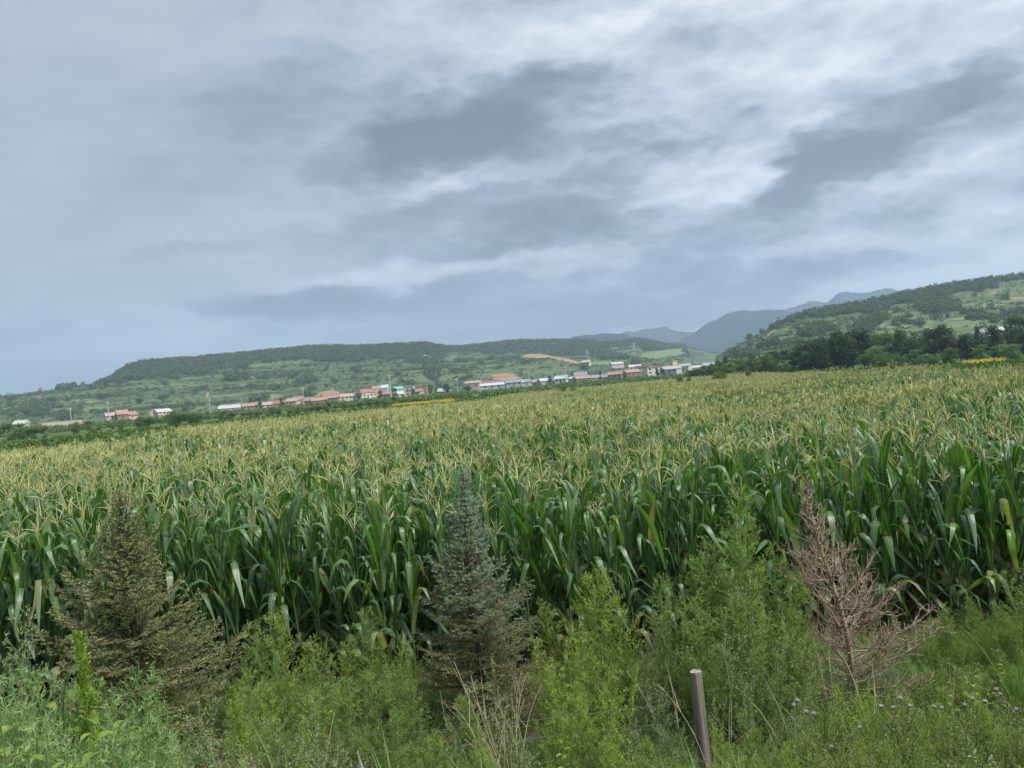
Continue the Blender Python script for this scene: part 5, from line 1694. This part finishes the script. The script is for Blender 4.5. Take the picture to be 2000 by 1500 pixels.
# low crop strip beyond the corn
def crop_clump(seed, mat, h=.8):
    rng = rs(seed); mb = MB(); n = 60
    P = np.stack([rng.uniform(-.8, .8, n), rng.uniform(-.8, .8, n), rng.uniform(.2, h, n)], 1)
    V, F = diamonds(P, norm(rand_dirs(rng, n) + np.array([0, 0, .3])), .4, .24, rng)
    mb.add(V, F, 0, np.repeat(np.clip(rng.normal(.5, .2, n), 0, 1), 4)); return mb.mesh('crop_clump', [M[mat]])


cc = [crop_clump(1300 + i, 'low_crop', 1.0) for i in range(4)]
n = 15000
a = rp.uniform(az_of(-300), az_of(2200), n); er = np.interp(a, edge_az, edge_r)
r = er + 3 + rp.rand(n) ** .8 * np.where(a > az_of(1600), 75, 90)
X = r * np.sin(a); Y = r * np.cos(a)
k = (a < az_of(1000)) | (a > az_of(1560)); k &= fbm(X / 20., Y / 20., 97, 2) > .3
X, Y = X[k], Y[k]
gn_scatter('low_crops', cc, np.stack([X, Y, ground_z(X, Y)], 1), rp.uniform(0, 6.28, len(X)), rp.uniform(.7, 1.25, len(X)), rp.randint(0, 4, len(X)), label='strips of low green crops beyond the corn')


# sunflowers
def sunflower_mesh(seed):
    rng = rs(seed); mb = MB()
    for k in range(6):
        x, y = rng.uniform(-.7, .7, 2); h = rng.uniform(1.5, 1.9)
        mb.tube([(x, y, 0), (x, y, h)], .015, 3, 1, .4, cap=False)
        m = 14; P = np.array([x, y, h]) + rng.normal(0, .02, (m, 3)); D = np.stack([np.cos(np.arange(m) * .45), -.35 + 0 * np.arange(m), np.sin(np.arange(m) * .45)], 1)
        V, F = diamonds(P, norm(D), .19, .10, rng, np.tile([0, -1., .3], (m, 1))); mb.add(V, F, 0, .5)
        m = 5; P = np.stack([np.full(m, x), np.full(m, y), rng.uniform(.6, h - .2, m)], 1)
        V, F = diamonds(P, norm(rand_dirs(rng, m) + np.array([0, 0, -.1])), .3, .2, rng); mb.add(V, F, 1, .4)
    return mb.mesh('sunflower_clump', [M['yellow'], M['low_crop']])


sf = [sunflower_mesh(i) for i in range(4)]
for (x0, x1, dn, df, n, lab) in ((768, 882, 160, 172, 620, 'strip of yellow sunflowers beyond the corn left of centre'), (1893, 1958, 128, 142, 330, 'small patch of yellow sunflowers below the poplars at the right')):
    pxs = rp.uniform(x0, x1, n); u = (pxs - x0) / (x1 - x0)
    a = np.array([az_of(p) for p in pxs]); r = rp.uniform(dn, df, n) + (8 * u if x0 < 1000 else 0)
    X = r * np.sin(a); Y = r * np.cos(a)
    z = ground_z(X, Y)
    gn_scatter('sunflowers', sf, np.stack([X, Y, z - .1], 1), np.zeros(n) + rp.normal(0, .3, n), rp.uniform(.72, .88, n), rp.randint(0, 4, n), label=lab)

# ------------------------------------------------------------------ village
HM = {
    'white': plain_mat('white_wall', (.52, .51, .48), .85, .15, 1.5, .12), 'cream': plain_mat('cream_wall', (.55, .44, .33), .85, .15, 1.5, .12),
    'pink': plain_mat('pink_wall', (.52, .38, .35), .85, .15, 1.5, .12), 'brick': plain_mat('brick_wall', (.27, .19, .15), .9, .1, 1.5, .2), 'grey': plain_mat('grey_wall', (.33, .34, .34), .9, .1, 1.5, .2),
    'orange_roof': plain_mat('orange_tile_roof', (.33, .22, .17), .85, .15, 1.0, .18), 'red_roof': plain_mat('red_roof', (.34, .14, .115), .75, .2, 1.0, .15), 'pink_roof': plain_mat('faded_pink_roof', (.40, .29, .26), .85, .15, 1.0, .15),
    'grey_roof': plain_mat('grey_tile_roof', (.22, .24, .27), .85, .15, 1.0, .18), 'blue_roof': plain_mat('pale_blue_roof', (.40, .51, .57), .5, .3, 1.0, .08), 'teal_roof': plain_mat('teal_roof', (.18, .38, .35), .6, .3, 1.0, .1), 'pale_roof': plain_mat('pale_roof', (.42, .44, .42), .7, .2, 1.0, .12),
    'dark': plain_mat('dark_window_glass', (.03, .035, .04), .25, .5, 2, .2), 'frame': plain_mat('window_frame_paint', (.5, .5, .48), .6, .2, 3, .1), 'door': plain_mat('dull_door', (.12, .07, .05), .6, .2, 3, .2),
}


def box_mesh(name, x0, x1, y0, y1, z0, z1, mat):
    mb = MB(); mb.box(x0, x1, y0, y1, z0, z1); return mb.mesh(name, [mat])


def house(px, d, w, h, wall, roof, label, kind='gable', depth=6.5, yaw=0.0, rh=None, floors=1, nwin=3, raise_=0.0, at=None, cat='house', name='house', group=None):
    """w, h in metres; front faces the camera"""
    if at is not None:
        x, y, z = hit(at[0], at[1])
    else:
        jr = rs(int(px) + 7); d = d + jr.uniform(-22, 26); raise_ = raise_ + jr.uniform(0, 1.6); yaw = yaw + (jr.choice([-.5, -.2, .15, .45]) if w < 15 else jr.uniform(-.08, .08)); h = h * jr.uniform(.95, 1.25)
        a = az_of(px); x = d * math.sin(a); y = d * math.cos(a); z = float(surf(x, y)) + raise_
    t = thing(name, label, cat, (x, y, z), -math.atan2(x, y) + yaw, group)
    wm, rm = HM[wall], HM[roof]
    obj('wall', box_mesh('wall', -w / 2, w / 2, 0, depth, -1.5, h, wm), t)
    rh = rh if rh is not None else (1.9 if kind == 'gable' else .35)
    mb = MB(); e = .45
    if kind == 'gable':
        V = [(-w / 2 - e, -e, h - .25), (w / 2 + e, -e, h - .25), (w / 2 + e, depth + e, h - .25), (-w / 2 - e, depth + e, h - .25), (-w / 2 - e, depth / 2, h + rh), (w / 2 + e, depth / 2, h + rh)]
        mb.add(V, [(0, 1, 5, 4), (2, 3, 4, 5), (0, 3, 2, 1)]); mb.add(V, [(0, 4, 3), (1, 2, 5)])
        mb.box(-w / 2 - e, w / 2 + e, depth / 2 - .15, depth / 2 + .15, h + rh - .02, h + rh + .16)
    elif kind == 'hip':
        V = [(-w / 2 - e, -e, h), (w / 2 + e, -e, h), (w / 2 + e, depth + e, h), (-w / 2 - e, depth + e, h), (-w / 2 + depth * .4, depth / 2, h + rh), (w / 2 - depth * .4, depth / 2, h + rh)]
        mb.add(V, [(0, 1, 5, 4), (2, 3, 4, 5), (0, 3, 2, 1)]); mb.add(V, [(0, 4, 3), (1, 2, 5)])
    else:
        mb.box(-w / 2 - .3, w / 2 + .3, -.3, depth + .3, h + .002, h + rh)
    r_ = obj('roof', mb.mesh('roof', [rm]), t)
    if kind == 'gable' and w > 6 and rh > 1:
        obj('chimney', box_mesh('chimney', w * .3, w * .3 + .5, depth * .55, depth * .55 + .5, h + rh * .4, h + rh + .7, HM['brick']), r_)
    if nwin:
        ww, wh = min(1.6, w / nwin * .55), 1.25
        win = box_mesh('window', -ww / 2, ww / 2, -.04, .05, 0, wh, HM['frame']); pane = box_mesh('pane', -ww / 2 + .1, ww / 2 - .1, -.06, -.042, .1, wh - .1, HM['dark'])
        for fl in range(floors):
            for k in range(nwin):
                X = -w / 2 + w * (k + .5) / nwin; Zf = h / floors * fl + h / floors * .36
                if fl == 0 and k == nwin // 2 and nwin > 2:
                    obj('door', box_mesh('door', X - .5, X + .5, -.05, .05, 0, min(2.1, h * .8), HM['door']), t)
                    continue
                wo = obj('window', win, t, (X, 0, Zf)); obj('pane', pane, wo)
    return t


HOUSES = [
    (215, 560, 9, 2.6, 'pink', 'pink_roof', 'low house with faded pink roof, leftmost of the far-left hamlet', {}),
    (236, 570, 8, 3.0, 'brick', 'orange_roof', 'taller orange roofed house in the far-left hamlet', dict(rh=2.6)),
    (255, 565, 8, 2.4, 'pink', 'orange_roof', 'orange roofed house, rightmost of the far-left hamlet', {}),
    (30, 520, 8, 2.6, 'white', 'pale_roof', 'pale roofed shed between the leftmost trees', {}),
    (318, 560, 12, 2.4, 'pink', 'pale_roof', 'pale roofed house below the orange earth bank', {}),
    (483, 575, 10, 2.6, 'brick', 'orange_roof', 'leftmost orange roofed house of the village', {}),
    (497, 585, 7, 2.6, 'brick', 'orange_roof', 'second orange roofed house from the left of the village', {}),
    (520, 575, 12, 2.3, 'pink', 'pink_roof', 'long low house with faded pink roof near the village\'s left end', {}),
    (541, 580, 10, 2.6, 'pink', 'red_roof', 'house with red and pink roof in the left part of the village', {}),
    (558, 600, 6, 4.2, 'cream', 'orange_roof', 'small cream box house rising above the left part of the village', dict(kind='flat', nwin=1)),
    (566, 575, 10, 2.4, 'pink', 'pink_roof', 'pink roofed house in front of the small cream box house', {}),
    (579, 605, 8, 3.8, 'brick', 'orange_roof', 'brick house right of the small cream box house', dict(rh=2.2)),
    (600, 590, 12, 3.0, 'brick', 'orange_roof', 'wide orange roofed house behind the second utility pole', dict(rh=2.4)),
    (618, 580, 10, 2.4, 'brick', 'orange_roof', 'low orange roofed house left of the bare earth cut', {}),
    (635, 590, 10, 3.0, 'brick', 'orange_roof', 'orange roofed house below the bare earth cut', dict(rh=2.2)),
    (648, 580, 9, 2.6, 'brick', 'orange_roof', 'orange roofed house just left of the long white house', {}),
    (668, 575, 18, 3.0, 'white', 'pink_roof', 'long white house with a faded red roof and four dark windows', dict(nwin=5)),
    (687, 590, 12, 3.4, 'grey', 'grey_roof', 'grey roofed house between the two white houses', {}),
    (718, 578, 18, 4.0, 'white', 'red_roof', 'white house with a red hipped roof and a row of dark openings', dict(kind='hip', rh=2.6, nwin=5)),
    (731, 600, 10, 4.6, 'grey', 'grey_roof', 'grey house behind the white house with the red hipped roof', {}),
    (737, 625, 9, 6.0, 'cream', 'orange_roof', 'cream gabled house higher up the slope', dict(raise_=2.0)),
    (750, 620, 7, 5.6, 'white', 'blue_roof', 'small pale blue gabled house beside the utility pole', dict(raise_=1.5, rh=2.4, nwin=1)),
    (751, 585, 9, 2.8, 'brick', 'orange_roof', 'orange roofed house below the small pale blue house', dict(rh=2.2)),
    (747, 572, 14, 1.8, 'pink', 'orange_roof', 'low orange roofed shed in front of the small pale blue house', {}),
    (780, 610, 9, 5.0, 'cream', 'teal_roof', 'house with a teal green roof left of the white two storey block', dict(raise_=.5)),
    (792, 620, 16, 8.0, 'white', 'pale_roof', 'white two storey block with open upper balcony', dict(kind='flat', floors=2, nwin=4, raise_=1.0)),
    (800, 605, 8, 5.6, 'pink', 'pale_roof', 'pinkish white annex at the right end of the white block', dict(kind='flat', floors=2, nwin=2)),
    (776, 590, 14, 2.4, 'pink', 'pale_roof', 'low pale house under the teal roofed house', {}),
    (825, 600, 7.5, 7.2, 'brick', 'orange_roof', 'narrow brick tower house with an overhanging orange roof', dict(kind='flat', rh=.9, floors=2, nwin=1)),
    (812, 590, 8, 2.4, 'pink', 'orange_roof', 'low shed left of the brick tower house', {}),
    (865, 575, 10, 1.9, 'white', 'pale_roof', 'low white shed with a pale blue sheet roof', {}),
    (923, 560, 13, 4.6, 'cream', 'pink_roof', 'cream box building with a slanted pale roof left of the blue shed', dict(rh=1.4, nwin=2)),
    (968, 555, 50, 2.6, 'white', 'blue_roof', 'very long shed with a pale blue roof below the earth landslide', dict(depth=14, rh=1.6, nwin=8)),
    (958, 580, 19, 4.6, 'red_roof', 'red_roof', 'red roofed hall behind the long pale blue shed', dict(nwin=0, rh=1.2)),
    (1005, 575, 14, 2.8, 'grey', 'grey_roof', 'grey roofed house right of the long pale blue shed', {}),
    (1030, 570, 10, 2.8, 'grey', 'grey_roof', 'grey roofed house below the right end of the landslide', {}),
    (1047, 580, 9, 2.8, 'grey', 'pink_roof', 'house with dull pink roof right of the landslide', {}),
    (1068, 575, 11, 2.4, 'grey', 'pale_roof', 'pale roofed house in the middle stretch of the village', {}),
    (1082, 580, 8, 2.6, 'grey', 'grey_roof', 'small grey roofed house left of the pair of bushes', {}),
    (1096, 575, 10, 3.0, 'white', 'blue_roof', 'pale blue gabled house above the pair of bushes', dict(rh=2.0)),
    (1122, 570, 12, 3.4, 'white', 'blue_roof', 'white house with pale blue roof left of the blue grey roofed house', dict(nwin=2, rh=1.2)),
    (1137, 590, 12, 4.4, 'grey', 'grey_roof', 'tall blue grey roofed house beside the utility pole', dict(rh=2.2)),
    (1142, 565, 14, 2.2, 'brick', 'orange_roof', 'low orange roofed house in front of the blue grey roofed house', {}),
    (1162, 570, 14, 3.0, 'pink', 'grey_roof', 'wide grey roofed house left of the brick terraces', dict(rh=1.9)),
    (1187, 565, 9, 2.4, 'grey', 'grey_roof', 'small grey house below the bare brick coloured bank', {}),
    (1202, 560, 12, 2.8, 'brick', 'orange_roof', 'orange roofed house below the brick coloured bank', {}),
    (1213, 575, 9, 3.4, 'white', 'pale_roof', 'pale roofed house behind the orange roofs', {}),
    (1225, 560, 10, 3.0, 'brick', 'grey_roof', 'blue grey roofed house among the orange roofs', {}),
    (1240, 555, 13, 2.8, 'brick', 'orange_roof', 'wide orange roofed house left of the white two storey building', {}),
    (1259, 550, 14, 6.6, 'white', 'pink_roof', 'white two storey building with two rows of dark windows', dict(kind='flat', floors=2, nwin=5, rh=.5)),
    (1279, 545, 11, 6.2, 'white', 'orange_roof', 'two storey house with orange canopy right of the white building', dict(kind='flat', floors=2, nwin=2, rh=.8)),
    (1310, 520, 13, 3.6, 'pale_roof', 'pale_roof', 'wide pale green roofed hall right of the dark columnar tree', dict(nwin=3, rh=1.8)),
    (1315, 560, 3, 9.0, 'cream', 'pale_roof', 'cream coloured tall narrow house behind the pale green roofed hall', dict(kind='flat', nwin=1)),
]
for (px, d, w, h, wl, rf, lab, kw) in HOUSES:
    if wl not in HM: wl = 'white'
    w *= .78; h *= .80
    house(px, d * 1.0, w, h, wl, rf, lab, **kw)
for (px, py, w, h, wl, rf, lab) in [(1338, 722, 10, 3.2, 'white', 'pale_roof', 'white roofed house deep in the valley mouth'), (1352, 718, 9, 3.2, 'pink', 'pink_roof', 'pink roofed house deep in the valley mouth'),
                                    (1362, 724, 12, 3.0, 'white', 'pale_roof', 'long white roofed house at the foot of the right-hand hill'), (1388, 708, 13, 3.0, 'white', 'pale_roof', 'pale green roofed hall at the valley mouth under the dark tree'),
                                    (1211, 720, 13, 3.4, 'white', 'pale_roof', 'lone white house on the slope below the right pylon'), (1244, 725, 11, 3.4, 'white', 'pale_roof', 'white house on the slope above the two storey building'),
                                    (1146, 718, 9, 3.6, 'white', 'pale_roof', 'lone white box hut on the slope below the left pylon'), (1925, 664, 8, 3., 'white', 'pale_roof', 'white house glimpsed between the dark trees on the right'), (1955, 653, 9, 3., 'white', 'pale_roof', 'white hut behind the poplars'),
                                    (450, 799, 17, 2.2, 'grey', 'pale_roof', 'long pale roofed greenhouse left of the village'), (452, 806, 20, 1.2, 'grey', 'pale_roof', 'long low concrete wall shed below the greenhouse')]:
    x, y, z = hit(px, py)
    dd = math.hypot(x, y)
    if dd > 1500 or py > hor_y(px) + 2: dd = 640
    t_ = house(px, min(dd, 1100), w, h, wl, rf, lab)

# bare concrete wall at far left
a0, a1 = az_of(92), az_of(140)
mb = MB(); mb.box(-9.5, 9.5, 0, .4, -1, 2.6)
am = (a0 + a1) / 2
tag(obj('wall', mb.mesh('wall', [HM['pink']]), None, (500 * math.sin(am), 500 * math.cos(am), 1.2)), 'low bare wall among trees at the far left', 'wall').rotation_euler = (0, 0, -am)

# utility poles and pylons
M['concrete'] = plain_mat('pole_concrete', (.42, .42, .40), .85, .15, 3, .1)
M['steel'] = plain_mat('pylon_steel', (.45, .47, .48), .6, .4, 3, .1)


def pole_parts(h):
    a = MB(); a.tube([(0, 0, -1), (0, 0, h * .5), (0, 0, h)], [.24, .20, .15], 7)
    b = MB(); b.box(-.9, .9, -.08, .08, h - .9, h - .72); b.box(-.7, .7, -.07, .07, h - 1.9, h - 1.75)
    c = MB()
    for x in (-.8, -.3, .3, .8): c.tube([(x, 0, h - .72), (x, 0, h - .45)], [.07, .05], 5)
    return [('pole_shaft', a.mesh('pole_shaft', [M['concrete']], True)), ('crossarm', b.mesh('crossarm', [M['steel']])), ('insulators', c.mesh('insulators', [HM['white']]))]


PP = pole_parts(10.)
for (px, d, s, lab) in [(134, 520, 1.0, 'concrete utility pole at the far left above the bare wall'), (208, 540, 1.25, 'concrete utility pole left of the far-left hamlet'), (407, 560, 1.0, 'utility pole beside the greenhouse left of the village'), (470, 560, .9, 'utility pole just left of the first village house'),
                        (530, 570, .9, 'utility pole above the faded pink roofs'), (591, 560, 1.2, 'pale utility pole in front of the orange roofs'), (649, 570, 1.1, 'utility pole left of the long white house'), (762, 575, 1.7, 'tallest utility pole beside the small pale blue house'), (823, 570, .8, 'utility pole in front of the brick tower house'),
                        (894, 550, 1.0, 'pale utility pole left of the cream box building'), (1035, 560, 1.1, 'utility pole below the right end of the landslide'), (1107, 560, 1.3, 'utility pole right of the pale blue gabled house')]:
    a = az_of(px); x = d * math.sin(a); y = d * math.cos(a)
    place('utility_pole', PP, lab, 'utility pole', (x, y, float(ground_z(x, y))), -a, None, s)


def pylon_parts(h, w):
    a = MB(); b = MB()
    c = [(-1, -1), (1, -1), (1, 1), (-1, 1)]
    wid = lambda z: w * (1 - .82 * z / h)
    for (sx, sy) in c: a.tube([(sx * wid(z) / 2, sy * wid(z) / 2, z) for z in (-.5, h * .5, h)], .11, 4)
    n = 7; zz = np.linspace(0, h * .97, n + 1)
    for i in range(n):
        for k in range(4):
            p, q = c[k], c[(k + 1) % 4]
            a.tube([(p[0] * wid(zz[i]) / 2, p[1] * wid(zz[i]) / 2, zz[i]), (q[0] * wid(zz[i + 1]) / 2, q[1] * wid(zz[i + 1]) / 2, zz[i + 1])], .06, 3)
            a.tube([(q[0] * wid(zz[i]) / 2, q[1] * wid(zz[i]) / 2, zz[i]), (p[0] * wid(zz[i + 1]) / 2, p[1] * wid(zz[i + 1]) / 2, zz[i + 1])], .06, 3)
    out = [('lattice', a.mesh('lattice', [M['steel']]))]
    for (f, l) in ((.98, 3.5), (.84, 4.6), (.70, 3.8)):
        b = MB(); z = h * f
        for sg in (-1, 1):
            b.tube([(0, 0, z), (sg * l, 0, z)], .14, 4); b.tube([(0, 0, z + 1.1), (sg * l, 0, z)], .10, 3)
            b.tube([(sg * l, 0, z), (sg * l, 0, z - 1.0)], .10, 4)
        out.append(('crossarm', b.mesh('crossarm', [M['steel']])))
    return out


PY = pylon_parts(24, 5)
for (px, pt, pb, lab) in [(1149, 683, 712, 'lattice pylon above the lone white hut'), (1240, 671, 705, 'lattice pylon on the slope above the two storey building'), (1955, 551, 575, 'white mast on the upper slope of the right-hand hill'), (1845, 624, 634, 'small pylon low on the right-hand hill')]:
    x, y, z = hit(px, pb); d = math.hypot(x, y)
    v = ray(px, pt); top = CAM_H + v.z / math.hypot(v.x, v.y) * d
    s = max(.3, (top - z) / 24)
    place('pylon', PY, lab, 'pylon', (x, y, z), -math.atan2(x, y) + .5, None, s)

# small trees standing among the village houses
for (px, d) in [(506, 560), (548, 560), (572, 620), (592, 625), (626, 612), (657, 605), (700, 560), (708, 610), (742, 560), (770, 600), (806, 575), (840, 580), (852, 590), (1016, 560), (1055, 600), (1075, 560), (1110, 600), (1150, 610), (1175, 600), (1195, 600), (1232, 590), (1270, 580), (1298, 530)]:
    a = az_of(px); s = rt.uniform(.45, .75)
    x = d * math.sin(a); y = d * math.cos(a)
    place('tree', TREES['mid' if rt.rand() < .5 else 'dark'][rt.randint(4)], 'small tree standing among the village houses', 'tree', (x, y, float(surf(x, y)) - .2), rt.uniform(0, 6), 'small trees among the village houses', (s, s, s * 1.1))

# ------------------------------------------------------------------ haze
mb = MB(); mb.box(-6500, 6500, -300, 6800, -14, 560)
hz = bpy.data.materials.new('haze'); hz.use_nodes = True; t = hz.node_tree; t.nodes.clear()
out = N(t, 'ShaderNodeOutputMaterial'); pv = N(t, 'ShaderNodeVolumePrincipled')
pv.inputs['Color'].default_value = (.56, .71, .95, 1)
pv.inputs['Density'].default_value = 2.1e-4
pv.inputs['Anisotropy'].default_value = 0.1
L(t, pv.outputs[0], out.inputs['Volume'])
tag(obj('haze', mb.mesh('haze', [hz])), kind='stuff')

# members of a small group are told apart by their place in it
bpy.context.view_layer.update()
ORD = ('first second third fourth fifth sixth seventh eighth ninth tenth eleventh twelfth thirteenth fourteenth fifteenth sixteenth seventeenth eighteenth '
       'nineteenth twentieth twenty-first twenty-second twenty-third twenty-fourth twenty-fifth twenty-sixth').split()
by = {}
for o in scene.objects:
    if 'group' in o and 'label' in o:
        by.setdefault(o['label'], []).append(o)
for lab, os_ in by.items():
    if 1 < len(os_) <= 26:
        P = np.array([tuple(o.location) for o in os_]); px, _ = project(P)
        words = lab.split()
        for r_, i in enumerate(np.argsort(px)):
            tail = ('leftmost of its group' if r_ == 0 else 'rightmost of its group' if r_ == len(os_) - 1 else ORD[r_] + ' from the left')
            os_[i]['label'] = ' '.join(words[:12]) + ', ' + tail
print('objects', len(scene.objects))
